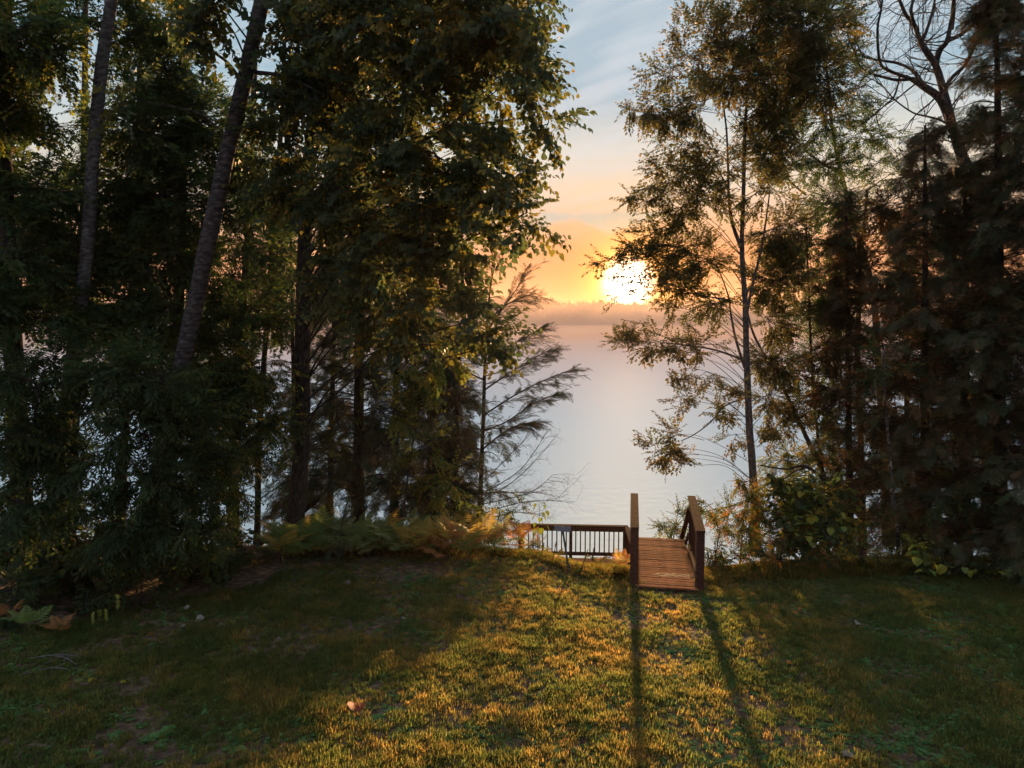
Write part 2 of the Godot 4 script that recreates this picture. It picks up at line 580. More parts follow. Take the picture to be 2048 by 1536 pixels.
# a clump of foliage round a point, fed by a limb from the trunk
func clump(t: Plant, mid: Vector3, rad: Vector3, sprays: int, size := 1.0, droop := 0.25, from_frac := -1.0, r_limb := 0.025, gap := 0.12) -> void:
	var a := nearest_below(t, mid, from_frac)
	var span := a.distance_to(mid)
	if r_limb > 0.0 and span > 0.4:
		var m1 := a.lerp(mid, 0.35) + Vector3(0, 0.10 * span, 0) + rvec() * 0.06 * span
		var m2 := a.lerp(mid, 0.7) + Vector3(0, 0.07 * span, 0) + rvec() * 0.06 * span
		limb(t, [a, m1, m2, mid], r_limb, r_limb * 0.3)
	var per := 6
	var n := int(ceil(float(sprays) / per))
	for k in n:
		var o := rvec()
		o = o.normalized() * pow(o.length(), 0.5)
		if gap > 0.0 and clump_noise.get_noise_3dv((mid + o * rad) * 1.0) < gap - 0.35:
			continue
		var e := mid + o * rad
		var s := mid + rvec() * rad * 0.25
		if k % 3 == 0:
			s = a.lerp(mid, R(0.55, 1.0)) + Vector3(0, 0.06 * span, 0)
		var c := s.lerp(e, 0.55) + Vector3(0, droop * 0.35 * s.distance_to(e), 0) + rvec() * 0.08
		e.y -= droop * 0.3 * s.distance_to(e)
		var line := [s, s.lerp(c, 0.6), c, c.lerp(e, 0.6), e]
		tube(t.twigs, line.map(func(p): return p - t.root.position), [0.008, 0.007, 0.006, 0.004, 0.002], 3)
		for j in per:
			var f := 0.25 + 0.75 * (j + R(0.0, 0.9)) / per
			var i0 := mini(int(f * 4.0), 3)
			var p: Vector3 = line[i0].lerp(line[i0 + 1], f * 4.0 - i0)
			var tg: Vector3 = (line[i0 + 1] - line[i0]).normalized()
			put_spray(t, p, tg * 0.8 + rvec() * 0.9 + Vector3(0, -droop * 0.6, 0) + o * 0.4, size * R(0.6, 1.3))

func nearest_below(t: Plant, mid: Vector3, frac: float) -> Vector3:
	if frac >= 0.0:
		return t.trunk[int(frac * (t.trunk.size() - 1))]
	var best: Vector3 = t.trunk[0]
	var far := 1e9
	for p in t.trunk:
		var want: float = mid.y - 0.35 * Vector2(p.x - mid.x, p.z - mid.z).length()
		var q: float = absf(p.y - want)
		if q < far:
			far = q
			best = p
	return best

func finish(t: Plant, meshes: Array, m: Material) -> void:
	if t.twigs.v.size():
		tag(part("twig_work", t.twigs.done(), M.twig, t.root), "", "", "", "stuff")
	for k in 3:
		scatter("foliage", meshes[k], m, t.places[k], t.colors[k], t.root, t.root.position)

func scatter(called: String, mesh: Mesh, m: Material, places: Array, colors: Array, parent: Node, origin := Vector3.ZERO) -> MultiMeshInstance3D:
	if places.is_empty():
		return null
	var buf := PackedFloat32Array()
	buf.resize(places.size() * 16)
	for k in places.size():
		var t: Transform3D = places[k]
		var b := t.basis
		var o := t.origin - origin
		var j := k * 16
		buf[j] = b.x.x; buf[j + 1] = b.y.x; buf[j + 2] = b.z.x; buf[j + 3] = o.x
		buf[j + 4] = b.x.y; buf[j + 5] = b.y.y; buf[j + 6] = b.z.y; buf[j + 7] = o.y
		buf[j + 8] = b.x.z; buf[j + 9] = b.y.z; buf[j + 10] = b.z.z; buf[j + 11] = o.z
		var c: Color = colors[k]
		buf[j + 12] = c.r; buf[j + 13] = c.g; buf[j + 14] = c.b; buf[j + 15] = 1.0
	var mm := MultiMesh.new()
	mm.transform_format = MultiMesh.TRANSFORM_3D
	mm.use_colors = true
	mm.mesh = mesh
	mm.instance_count = places.size()
	mm.buffer = buf
	var o := MultiMeshInstance3D.new()
	o.name = called if parent != self else numbered(called)
	o.multimesh = mm
	o.material_override = m
	parent.add_child(o, true)
	o.set_meta("kind", "stuff")
	return o

# conifer: whorls of drooping boughs from the stem
func boughs(t: Plant, f0: float, f1: float, count: int, reach0: float, reach1: float, size: float, droop: float, per := 1.0, lean := Vector3.ZERO, rise := 0.1) -> void:
	var n := t.trunk.size() - 1
	for k in count:
		var f := lerpf(f0, f1, (k + R(0.0, 0.9)) / count)
		var i0 := mini(int(f * n), n - 1)
		var p: Vector3 = t.trunk[i0].lerp(t.trunk[i0 + 1], f * n - i0)
		var g := R(0, TAU)
		var reach := lerpf(reach0, reach1, clampf((f - f0) / (f1 - f0), 0, 1)) * R(0.55, 1.15) * (1.0 + 0.7 * clump_noise.get_noise_3d(p.x * 2.0, p.y * 2.2, p.z + g))
		var d := (Vector3(cos(g), R(-0.05, 0.1) + rise, sin(g)) + lean).normalized()
		var m := p + d * reach * 0.5 + Vector3(0, 0.03 * reach, 0)
		var e := p + d * reach - Vector3(0, droop * reach, 0)
		var line := curve([p, m, e], 5)
		var rr := []
		for j in line.size():
			rr.append(lerpf(0.022, 0.004, float(j) / (line.size() - 1)) * (0.5 + reach * 0.3))
		tube(t.twigs, line.map(func(q): return q - t.root.position), rr, 4)
		var cnt := int(reach * 9.0 * per) + 2
		for j in cnt:
			var h := 0.12 + 0.88 * (j + R(0.0, 0.8)) / cnt
			var j0 := mini(int(h * 10.0), 9)
			var q: Vector3 = line[j0].lerp(line[j0 + 1], h * 10.0 - j0)
			var tg: Vector3 = (line[j0 + 1] - line[j0]).normalized()
			var sd := tg.cross(Vector3.UP).normalized() * (1.0 if j % 2 else -1.0)
			put_spray(t, q + rvec() * 0.08 * reach, tg * 0.7 + sd * R(0.0, 0.9) + rvec() * 0.75 + Vector3(0, R(-0.5, 0.2), 0), size * R(0.55, 1.25) * (1.15 - 0.35 * h), 0.7)

# fine branchlets that fan out to both sides of a bough, each set with small sprays
func feather(t: Plant, line: Array, subs: int, length: float, size: float, from := 0.15) -> void:
	var n := line.size() - 1
	for k in subs:
		var f := from + (1.0 - from) * (k + R(0.0, 0.9)) / subs
		var i0 := mini(int(f * n), n - 1)
		var p: Vector3 = line[i0].lerp(line[i0 + 1], f * n - i0)
		var tg: Vector3 = (line[i0 + 1] - line[i0]).normalized()
		var sd := tg.cross(Vector3.UP).normalized() * (1.0 if k % 2 else -1.0)
		var l := length * R(0.5, 1.25) * (1.1 - 0.65 * f)
		var d := (tg * R(0.5, 1.1) + sd * R(0.35, 1.0) + Vector3(0, R(-0.35, 0.25), 0)).normalized()
		var e := p + d * l - Vector3(0, 0.12 * l, 0)
		tube(t.twigs, [p - t.root.position, p.lerp(e, 0.5) + Vector3(0, 0.03 * l, 0) - t.root.position, e - t.root.position], [0.006, 0.004, 0.002], 3)
		var cnt := int(l * 14.0) + 2
		for j in cnt:
			var g := 0.15 + 0.85 * (j + R(0.0, 0.9)) / cnt
			put_spray(t, p.lerp(e, g) + rvec() * 0.03, d + rvec() * 0.55 + Vector3(0, R(-0.4, 0.1), 0), size * R(0.6, 1.25) * (1.1 - 0.4 * g), 0.5)

# bare dead branch that forks
func bare(b: Build, p: Vector3, d: Vector3, length: float, r: float, depth: int, origin: Vector3, curl := 0.25) -> void:
	var line := [p]
	var q := p
	var dir := d.normalized()
	var n := 5
	for k in n:
		dir = (dir + rvec() * curl).normalized()
		q += dir * length / n
		line.append(q)
	var rr := []
	for k in n + 1:
		rr.append(lerpf(r, r * 0.35, float(k) / n))
	tube(b, line.map(func(x): return x - origin), rr, 5 if depth > 1 else 3)
	if depth <= 0:
		return
	var forks := rng.randi_range(2, 4)
	for k in forks:
		var i0 := rng.randi_range(1, n)
		var s: Vector3 = line[i0]
		var nd := (dir + rvec() * 1.1).normalized()
		bare(b, s, nd, length * R(0.45, 0.75), r * 0.5, depth - 1, origin, curl)

const GREEN := [Color(0.051, 0.088, 0.030), Color(0.061, 0.098, 0.034), Color(0.044, 0.077, 0.034), Color(0.076, 0.105, 0.030)]
const YELLOWISH := [Color(0.119, 0.158, 0.036), Color(0.158, 0.174, 0.031), Color(0.090, 0.131, 0.036), Color(0.218, 0.198, 0.036)]
const POPLAR_TONE := [Color(0.074, 0.101, 0.045), Color(0.088, 0.109, 0.043), Color(0.062, 0.091, 0.049), Color(0.175, 0.149, 0.031)]
const CEDAR_TONE := [Color(0.048, 0.069, 0.030), Color(0.066, 0.081, 0.033), Color(0.087, 0.078, 0.033), Color(0.128, 0.078, 0.036), Color(0.075, 0.060, 0.033)]
const HEMLOCK_TONE := [Color(0.030, 0.051, 0.024), Color(0.038, 0.059, 0.027), Color(0.046, 0.062, 0.024)]
const AUTUMN_SUNLIT := [Color(0.26, 0.15, 0.024), Color(0.16, 0.13, 0.025), Color(0.08, 0.09, 0.022), Color(0.30, 0.115, 0.026)]  # autumn leaf colours, brightened to stand for low sunlight on them

# ------------------------------------------------------------------ ground, lake, far shore
func axis_lines(list: Array) -> PackedFloat32Array:       # from, to, step triples
	var out := PackedFloat32Array()
	for k in range(0, list.size(), 3):
		var x: float = list[k]
		while x < list[k + 1] - 0.0001:
			out.append(x)
			x += list[k + 2]
	out.append(list[list.size() - 2])
	return out

func grid(xs: PackedFloat32Array, zs: PackedFloat32Array, height: Callable) -> ArrayMesh:
	var b := Build.new()
	b.smooth = true
	for z in zs:
		for x in xs:
			b.v.append(Vector3(x, height.call(x, z), z))
			var e := 0.12
			b.n.append(Vector3(height.call(x - e, z) - height.call(x + e, z), 2.0 * e, height.call(x, z - e) - height.call(x, z + e)).normalized())
	var w := xs.size()
	for j in zs.size() - 1:
		for k in w - 1:
			var p := j * w + k
			b.i.append(p); b.i.append(p + 1); b.i.append(p + w)
			b.i.append(p + 1); b.i.append(p + w + 1); b.i.append(p + w)
	return b.done()

const FAR := 520.0

func hill_at(x: float, z: float) -> float:
	var d := -z
	var az := rad_to_deg(atan2(x, d))
	var crest := lin([-60, 25.0, -40, 28.0, -22, 25.0, -8, 28.0, -2, 27.5, 1.5, 25.5, 4.0, 25.0, 7.0, 23.0, 10.0, 21.5, 14.0, 22.0, 20, 24.0, 32, 32.0, 45, 28.0, 60, 26.0], az)
	var r := Vector2(x, d).length()
	var f := clampf((r - FAR) / 170.0, 0.0, 1.0)
	var h: float = crest * f * f * (3.0 - 2.0 * f) * (1.0 + 0.25 * bump_noise.get_noise_2d(x * 0.2, z * 0.2))
	return h + (0.5 if r > FAR else -0.8)

func build_ground() -> void:
	var xs := axis_lines([-320.0, -60.0, 20.0, -60.0, -14.0, 2.0, -14.0, 14.0, 0.16, 14.0, 60.0, 2.0, 60.0, 320.0, 20.0])
	var zs := axis_lines([-34.0, -16.0, 0.5, -16.0, -4.5, 0.14, -4.5, 12.0, 1.0, 12.0, 320.0, 14.0])
	tag(part("ground", grid(xs, zs, ground_at), M.soil, self), "brown earth under thin mown grass, sloping to the lake", "ground", "", "structure")
	var lake := PlaneMesh.new()
	lake.size = Vector2(2200, 1000)
	var o := part("lake", lake, M.lake, self)
	o.position = Vector3(0, 0, -515)
	tag(o, "calm misty lake, matte and pale under the sunrise sky", "lake", "", "structure")
	var hb := axis_lines([-900.0, 60.0, 24.0, 60.0, 160.0, 4.0, 160.0, 900.0, 25.0])
	var hz := axis_lines([-1000.0, -700.0, 50.0, -700.0, -300.0, 20.0])
	tag(part("hills", grid(hb, hz, hill_at), mat(Color(0.04, 0.05, 0.02), 0.95), self), "wooded hills on the far shore, hazy under the sun", "hills", "", "structure")
	# woods on the far hills
	rng.seed = 77
	var kinds := []
	for k in 3:
		var b := Build.new()
		if k == 0:                                  # spruce
			for j in 7:
				var y0 := 1.5 + j * 1.9
				var rad := 2.6 * (1.0 - j / 7.5)
				for s in 7:
					var a := TAU * s / 7 + j
					var c := TAU * (s + 1) / 7 + j
					b.tri(Vector3(0, y0 + 2.9, 0), Vector3(cos(a) * rad * R(0.7, 1.2), y0 + R(-0.5, 0.4), sin(a) * rad), Vector3(cos(c) * rad, y0 + R(-0.5, 0.4), sin(c) * rad * R(0.7, 1.2)))
		else:                                       # broad crown of many leaf masses
			for j in 26:
				var m := Vector3(0, 8.0, 0) + rvec() * Vector3(3.6, 4.6, 3.6)
				for s in 5:
					b.tri(m + rvec() * 1.7, m + rvec() * 1.7, m + rvec() * 1.7)
		b.tri(Vector3(-0.25, -2, 0), Vector3(0.25, -2, 0), Vector3(0, 8, 0))
		b.tri(Vector3(0, -2, -0.25), Vector3(0, -2, 0.25), Vector3(0, 8, 0))
		kinds.append(b.done())
	var pl := [[], [], []]
	var co := [[], [], []]
	for k in 7000:
		var az := deg_to_rad(R(-44, 44))
		var r := FAR + 6.0 + 190.0 * pow(rng.randf(), 1.2)
		var x := sin(az) * r
		var z := -cos(az) * r
		var s := R(0.38, 0.62) * (1.0 + 0.4 * clump_noise.get_noise_2d(x * 0.03, z * 0.03))
		var n := rng.randi() % 3
		pl[n].append(Transform3D(Basis(Vector3.UP, R(0, TAU)).scaled(Vector3(s, s * R(0.8, 1.25), s)), Vector3(x, hill_at(x, z) - 0.3, z)))
		var e := R(0.7, 1.3)
		co[n].append(Color(0.035 * e, 0.048 * e, 0.016 * e))
	for k in 3:
		tag(scatter("far_forest", kinds[k], M.far_leaf, pl[k], co[k], self), ["dark pointed conifers of the far shore woods", "broad leaved trees of the far shore woods", "rounded paler trees of the far shore woods"][k], "forest", "woods on the far shore")
	# reeds in the shallows before the far shore
	var rb := Build.new()
	for j in 30:
		var p := Vector3(R(-3, 3), 0, R(-1.5, 1.5))
		var tip := p + Vector3(R(-0.3, 0.3), R(0.5, 1.5), R(-0.3, 0.3))
		rb.tri(p - Vector3(0.05, 0, 0), p + Vector3(0.05, 0, 0), tip)
		rb.tri(p - Vector3(0, 0, 0.05), p + Vector3(0, 0, 0.05), tip)
	var rm := rb.done()
	var rp := []
	var rc := []
	for k in 900:
		var az := deg_to_rad(R(-40, 40))
		var r := 0.0
		if k % 8 == 0:
			r = R(330, 400)
			if clump_noise.get_noise_2d(rad_to_deg(az) * 1.3, 3.0) < 0.1:
				continue
		else:
			r = R(505, 522)
		rp.append(Transform3D(Basis(Vector3.UP, R(0, TAU)).scaled(Vector3(1, R(0.4, 1.2) * (0.35 if r < 450 else 1.0), 1)), Vector3(sin(az) * r, 0, -cos(az) * r)))
		rc.append(Color(1, 1, 1))
	tag(scatter("reeds", rm, M.reed, rp, rc, self), "thin line of reeds in the shallows before the far shore", "reeds")
	# banks of mist lying on the far water
	for k in MIST.size():
		var f := FogVolume.new()
		f.name = numbered("mist_bank")
		f.shape = RenderingServer.FOG_VOLUME_SHAPE_ELLIPSOID
		var a := deg_to_rad(MIST[k][0])
		f.position = Vector3(sin(a) * MIST[k][1], MIST[k][5], -cos(a) * MIST[k][1])
		f.size = Vector3(MIST[k][2], MIST[k][3], MIST[k][2] * 0.4)
		f.rotation.y = -a
		var fm := FogMaterial.new()
		fm.density = MIST[k][4]
		fm.albedo = Color(1.0, 0.89, 0.83)  # warm tint puts sunrise light into the mist colour
		f.material = fm
		add_child(f, true)
		tag(f, MIST[k][6], "mist", "", "stuff")

const MIST := [
	[-30.0, 450.0, 560.0, 52.0, 0.0036, 0.0, "pale bank of mist on the far water, behind the left trees"],
	[-4.0, 450.0, 520.0, 50.0, 0.0040, 0.0, "pinkish bank of mist on the far water in the gap, left of the sun"],
	[15.0, 450.0, 420.0, 46.0, 0.0036, 0.0, "glowing bank of mist on the far water under the sun"],
	[34.0, 450.0, 560.0, 52.0, 0.0036, 0.0, "pale bank of mist on the far water, behind the right trees"],
	[3.0, 290.0, 1150.0, 16.0, 0.0065, 0.0, "thin low layer of mist lying over the water in the gap"],
]

# ------------------------------------------------------------------ lawn
func bare_patch(x: float, z: float) -> float:      # 0 thick grass .. 1 bare soil
	var v := 0.5 + 0.8 * patch_noise.get_noise_2d(x * 1.0, z * 1.0) + 0.35 * clump_noise.get_noise_2d(x * 2.5, z * 2.5)
	var left := clampf((-x - 1.2) / 3.5, 0.0, 1.0)
	v += 0.06 * left
	v += 0.55 * exp(-pow((x + 1.8) / 1.5, 2.0) - pow((-z - 12.6) / 0.9, 2.0))     # worn earth before the ferns
	v += 0.28 * exp(-pow((x - 2.2 - (-z - 8.0) * 0.05) / 0.7, 2.0))                      # trodden track to the ramp
	v += 0.9 * exp(-pow((x - 2.75) / 0.6, 2.0) - pow((-z - 11.75) / 0.22, 2.0))   # worn step before the ramp
	return clampf(v, 0.0, 1.3)

func build_lawn() -> void:
	rng.seed = 5
	var tufts := []
	for k in 4:
		var b := Build.new()
		for j in 13:
			var p := Vector3(R(-0.035, 0.035), 0, R(-0.035, 0.035))
			var g := R(0, TAU)
			var o := Vector3(cos(g), 0, sin(g))
			var s := Vector3(-o.z, 0, o.x) * R(0.0028, 0.0050)
			var l := R(0.03, 0.08)
			var lean := R(0.15, 0.9)
			var m := p + Vector3.UP * l * 0.6 + o * l * lean * 0.35
			var e := p + Vector3.UP * l * (1.0 - 0.25 * lean) + o * l * lean
			b.quad(p - s, p + s, m + s * 0.8, m - s * 0.8)
			b.tri(m - s * 0.8, m + s * 0.8, e)
		tufts.append(b.done())
	var pl := [[], [], [], []]
	var co := [[], [], [], []]
	for k in 165000:
		var d := 3.2 + 11.0 * rng.randf()
		var x := R(-1, 1) * (d * 0.78 + 3.0)
		var z := -d
		if d > lin(BANK, x) + 0.7 or x < -4.2 and d > 9.3 + (x + 7.0) * 0.9:
			continue
		var v := bare_patch(x, z)
		if rng.randf() < v * 1.05 - 0.20:
			continue
		if Vector2((x - 2.75 + (d - 12.2) * -0.19) / 0.62, (d - 13.2) / 1.6).length() < 1.0:
			continue
		var n := rng.randi() % 4
		var s := R(0.6, 1.25) * (1.15 - 0.35 * v) * (1.0 + 0.35 * clump_noise.get_noise_2d(x * 3.0, z * 3.0))
		pl[n].append(Transform3D(Basis(Vector3.UP, R(0, TAU)).scaled(Vector3(s, s, s)), Vector3(x, ground_at(x, z) - 0.004, z)))
		var dry := clampf(0.52 + 0.7 * patch_noise.get_noise_2d(x * 1.7 + 40.0, z * 1.7) + R(-0.35, 0.35) - 0.05 * absf(x - 0.6), 0.0, 1.0)
		var e := R(0.7, 1.3)
		var c := Color(0.150, 0.205, 0.068).lerp(Color(0.54, 0.36, 0.135), dry * dry)
		co[n].append(Color(c.r * e, c.g * e, c.b * e))
	for k in 9000:                                  # ranker grass where the mower stops
		var x := R(-4.5, 11.0)
		var d: float = lin(BANK, x) + R(-0.35, 1.3)
		if absf(x - 2.85) < 0.6:
			continue
		var n := rng.randi() % 4
		var s := R(0.9, 1.7) if x > -1.8 and x < 4.5 else R(1.0, 2.6)
		pl[n].append(Transform3D(Basis(Vector3.UP, R(0, TAU)).scaled(Vector3(s * 0.8, s, s * 0.8)), Vector3(x, ground_at(x, -d) - 0.01, -d)))
		var c := Color(0.075, 0.115, 0.025).lerp(Color(0.30, 0.19, 0.06), pow(rng.randf(), 1.5))
		co[n].append(c)
	for k in 4:
		tag(scatter("grass", tufts[k], M.grass, pl[k], co[k], self), "short thin mown grass of the lawn, green and straw coloured", "grass", "grass of the lawn")
	# clover, plantain and other low weeds in the grass
	var weeds := []
	for k in 3:
		var b := Build.new()
		for j in [9, 7, 14][k]:
			var g := R(0, TAU)
			var o := Vector3(cos(g), 0, sin(g))
			if k == 0:
				leaf(b, o * 0.008, o + Vector3(0, R(0.15, 0.6), 0), Vector3.UP, R(0.035, 0.075), ROUND, 0.25, 0.75)
			elif k == 1:
				leaf(b, o * 0.006, o + Vector3(0, R(0.1, 0.5), 0), Vector3.UP, R(0.05, 0.10), LONG, 0.3)
			else:
				var q := o * R(0.005, 0.07) + Vector3(0, R(0.012, 0.04), 0)
				leaf(b, q, o + Vector3(0, R(-0.1, 0.3), 0), Vector3.UP, R(0.016, 0.03), ROUND, 0.1)
		weeds.append(b.done())
	pl = [[], [], []]
	co = [[], [], []]
	for k in 17000:
		var d := 4.0 + 9.6 * rng.randf()
		var x := R(-1, 1) * (d * 0.78 + 2.0)
		var z := -d
		var here := 0.5 + 0.8 * clump_noise.get_noise_2d(x * 1.3 + 90.0, z * 1.3) + 0.05 * (x + 1.0)
		if rng.randf() > here * here * 1.3 or d > lin(BANK, x) + 0.3 or x < -4.2 and d > 9.3 + (x + 7.0) * 0.9:
			continue
		if Vector2((x - 2.75 + (d - 12.2) * -0.19) / 0.62, (d - 13.2) / 1.6).length() < 1.0:
			continue
		var n := rng.randi() % 3
		var s := R(0.6, 1.2)
		pl[n].append(Transform3D(Basis(Vector3.UP, R(0, TAU)).scaled(Vector3(s, s, s)), Vector3(x, ground_at(x, z), z)))
		var e := R(0.7, 1.3)
		co[n].append(Color(0.070 * e, 0.135 * e, 0.042 * e))
	for k in 3:
		tag(scatter("ground_weeds", weeds[k], M.weed, pl[k], co[k], self), ["low round leaved weeds scattered through the lawn", "low long leaved weeds scattered through the lawn", "patches of clover scattered through the lawn"][k], "weeds")

# fallen leaves and sticks on the lawn: px, py, size, colour 0 yellow 1 orange 2 red 3 brown 4 pale, label
const FALLEN := [
	[141, 1490, 0.085, 0, "bright yellow leaf fallen on the dark lawn at lower left"],
	[710, 1418, 0.17, 2, "large curled dark red leaf fallen on the lawn, low centre"],
	[1207, 1377, 0.08, 1, "bright orange leaf fallen in the sunlit grass, below the ramp"],
	[1108, 1232, 0.09, 2, "reddish pink leaf fallen in sunlit grass, left of the ramp"],
	[1132, 1238, 0.07, 2, "small pink leaf fallen right of the reddish one"],
	[1150, 1212, 0.08, 1, "orange leaf fallen left of the ramp in sunlit grass"],
	[1588, 1228, 0.09, 1, "orange leaf of a close pair fallen on the lawn, right of the ramp"],
	[1600, 1223, 0.07, 1, "smaller orange leaf of a close pair fallen on the lawn, right of the ramp"],
	[1716, 1251, 0.13, 4, "pale leaf fallen on the shaded lawn at right"],
	[1527, 1502, 0.08, 0, "yellow leaf fallen near the bottom of the lawn, right of centre"],
	[1705, 1524, 0.13, 4, "pale grey leaf fallen at the very bottom right of the lawn"],
	[372, 1222, 0.09, 4, "whitish leaf fallen on bare earth by the left undergrowth"],
	[398, 1244, 0.11, 4, "pale curled leaf fallen on bare earth, below the whitish one"],
	[365, 1256, 0.06, 4, "small pale leaf fallen on bare earth at left"],
	[694, 1170, 0.11, 4, "pale ragged leaf fallen on the worn earth below the ferns"],
	[807, 1243, 0.07, 4, "small pale leaf fallen on shaded grass left of the sunlit strip"],
	[450, 1452, 0.09, 3, "tan leaf fallen on the dark lawn, left of centre"],
	[183, 1367, 0.07, 0, "yellow leaf fallen beside the pile of sticks"],
	[247, 1371, 0.05, 0, "tiny yellow leaf fallen right of the pile of sticks"],
	[1318, 1118, 0.0, 1, ""],
	[1320, 1250, 0.07, 1, "orange leaf fallen on the lawn just below the ramp"],
	[905, 1300, 0.06, 3, "brown leaf fallen in the sunlit grass left of centre"],
	[1580, 1332, 0.07, 1, "dull orange leaf fallen on the shaded lawn, right"],
	[1636, 1331, 0.06, 2, "dull red leaf fallen on the shaded lawn, right"],
	[1487, 1463, 0.08, 3, "brown leaf fallen on the lawn, right of the sunlit strip"],
	[1890, 1310, 0.06, 4, "small pale leaf fallen on the green lawn at far right"],
	[985, 1415, 0.06, 0, "small yellow leaf fallen among sunlit blades, low centre"],
	[560, 1290, 0.06, 3, "brown leaf fallen on the shaded lawn at left"],
	[1150, 1470, 0.06, 3, "small tan leaf fallen on the dry grass, low centre"],
	[1430, 1395, 0.07, 3, "curled brown leaf fallen on the lawn right of centre"],
	[300, 1275, 0.07, 1, "orange brown leaf fallen on earth by the left undergrowth"],
	[1010, 1180, 0.06, 1, "orange leaf fallen at the sunlit lawn edge below the ferns"],
]
const LEAF_COLOR := [Color(0.36, 0.27, 0.02), Color(0.36, 0.11, 0.02), Color(0.20, 0.04, 0.03), Color(0.17, 0.10, 0.05), Color(0.20, 0.17, 0.14)]

func build_litter() -> void:
	rng.seed = 31
	var mats := []
	for c in LEAF_COLOR:
		var m := mat(c, 0.7)
		m.backlight_enabled = true
		m.backlight = c.linear_to_srgb() * 0.5
		mats.append(m)
	var shapes := []
	for k in 4:
		var b := Build.new()
		leaf(b, Vector3(-0.5, 0.05, 0), Vector3(1, R(-0.1, 0.15), 0), Vector3.UP, 1.0, [MAPLE, HEART, OVAL, MAPLE][k], R(0.15, 0.7), R(0.8, 1.1))
		stalk(b, Vector3(-0.5, 0.05, 0), Vector3(-0.8, 0.1, 0.1), 0.012)
		shapes.append(b.done())
	for f in FALLEN:
		if f[2] <= 0.0:
			continue
		var o := part("fallen_leaf", shapes[rng.randi() % 4], mats[f[3]], self)
		o.position = on_ground(f[0], f[1]) + Vector3(0, 0.022, 0)
		o.basis = Basis(Vector3.UP, R(0, TAU)) * Basis(Vector3.RIGHT, R(-0.5, 0.5)) * Basis(Vector3.BACK, R(-0.25, 0.3))
		o.scale = Vector3.ONE * f[2] * 1.3
		tag(o, f[4], "leaf", "leaves fallen on the lawn")
	# litter too small to tell apart
	var pl := [[], [], [], []]
	var co := [[], [], [], []]
	for k in 1500:
		var d := 5.0 + 9.0 * rng.randf()
		var x := R(-1, 1) * (d * 0.78 + 0.6)
		if rng.randf() > 0.35 + 0.65 * clampf(-x / 4.0, 0.0, 1.0):
			continue
		var n := rng.randi() % 4
		var s := R(0.02, 0.045)
		pl[n].append(Transform3D((Basis(Vector3.UP, R(0, TAU)) * Basis(Vector3.RIGHT, R(-0.5, 0.5))).scaled(Vector3.ONE * s), Vector3(x, ground_at(x, -d) + 0.01, -d)))
		var c: Color = LEAF_COLOR[[0, 1, 3, 3, 3, 4, 2][rng.randi() % 7]]
		co[n].append(Color(c.r * 0.7, c.g * 0.7, c.b * 0.7))
	for k in 4:
		tag(scatter("leaf_litter", shapes[k], M.litter, pl[k], co[k], self), "fine leaf litter lying through the lawn", "litter", "litter of the lawn")
	# sticks: px,py of both ends
	var sticks := [
		[85, 1335, 150, 1310, "long grey stick on top of the pile at lower left"], [60, 1320, 165, 1318, "straight dark stick across the pile at lower left"],
		[75, 1345, 140, 1346, "short pale stick below the pile at lower left"], [100, 1315, 155, 1335, "crossing stick in the pile at lower left"],
		[40, 1360, 65, 1352, "pale stub of wood left of the stick pile"], [118, 1330, 160, 1322, "thin forked stick right in the pile at lower left"],
		[548, 1148, 588, 1138, "pale stick lying at the edge of the left undergrowth"], [760, 1150, 790, 1137, "thin forked twig on the worn earth below the ferns"],
		[735, 1150, 757, 1158, "small branched twig left of the forked one on worn earth"], [500, 1185, 540, 1165, "thin twig on bare earth at left"],
		[310, 1215, 335, 1232, "short grey stick on the earth by the left undergrowth"], [660, 1155, 675, 1148, "little twig at the left of the worn earth"]]
	for s in sticks:
		var a := on_ground(s[0], s[1]) + Vector3(0, 0.02, 0)
		var e := on_ground(s[2], s[3]) + Vector3(0, 0.03, 0)
		var b := Build.new()
		var m := a.lerp(e, 0.5) + Vector3(R(-0.03, 0.03), 0.02, R(-0.03, 0.03))
		tube(b, curve([Vector3.ZERO, m - a, e - a], 4), [0.010, 0.010, 0.009, 0.009, 0.008, 0.008, 0.007, 0.006, 0.004], 5)
		tube(b, [m - a, m - a + (e - a).rotated(Vector3.UP, 0.7) * 0.3 + Vector3(0, 0.03, 0)], [0.006, 0.002], 4)
		var o := part("fallen_stick", b.done(), M.stick, self)
		o.position = a
		tag(o, s[4], "stick", "sticks lying on the ground")

# ------------------------------------------------------------------ boardwalk, stairs, deck, sign
func beam(parent: Node, called: String, a: Vector3, e: Vector3, w: float, h: float, m: Material, up := Vector3.UP) -> MeshInstance3D:
	var z := (e - a).normalized()
	var x := up.cross(z).normalized()
	var o := part(called, boxmesh(Vector3(w, h, a.distance_to(e))), m, parent)
	o.transform = Transform3D(Basis(x, z.cross(x), z), (a + e) * 0.5)
	return o

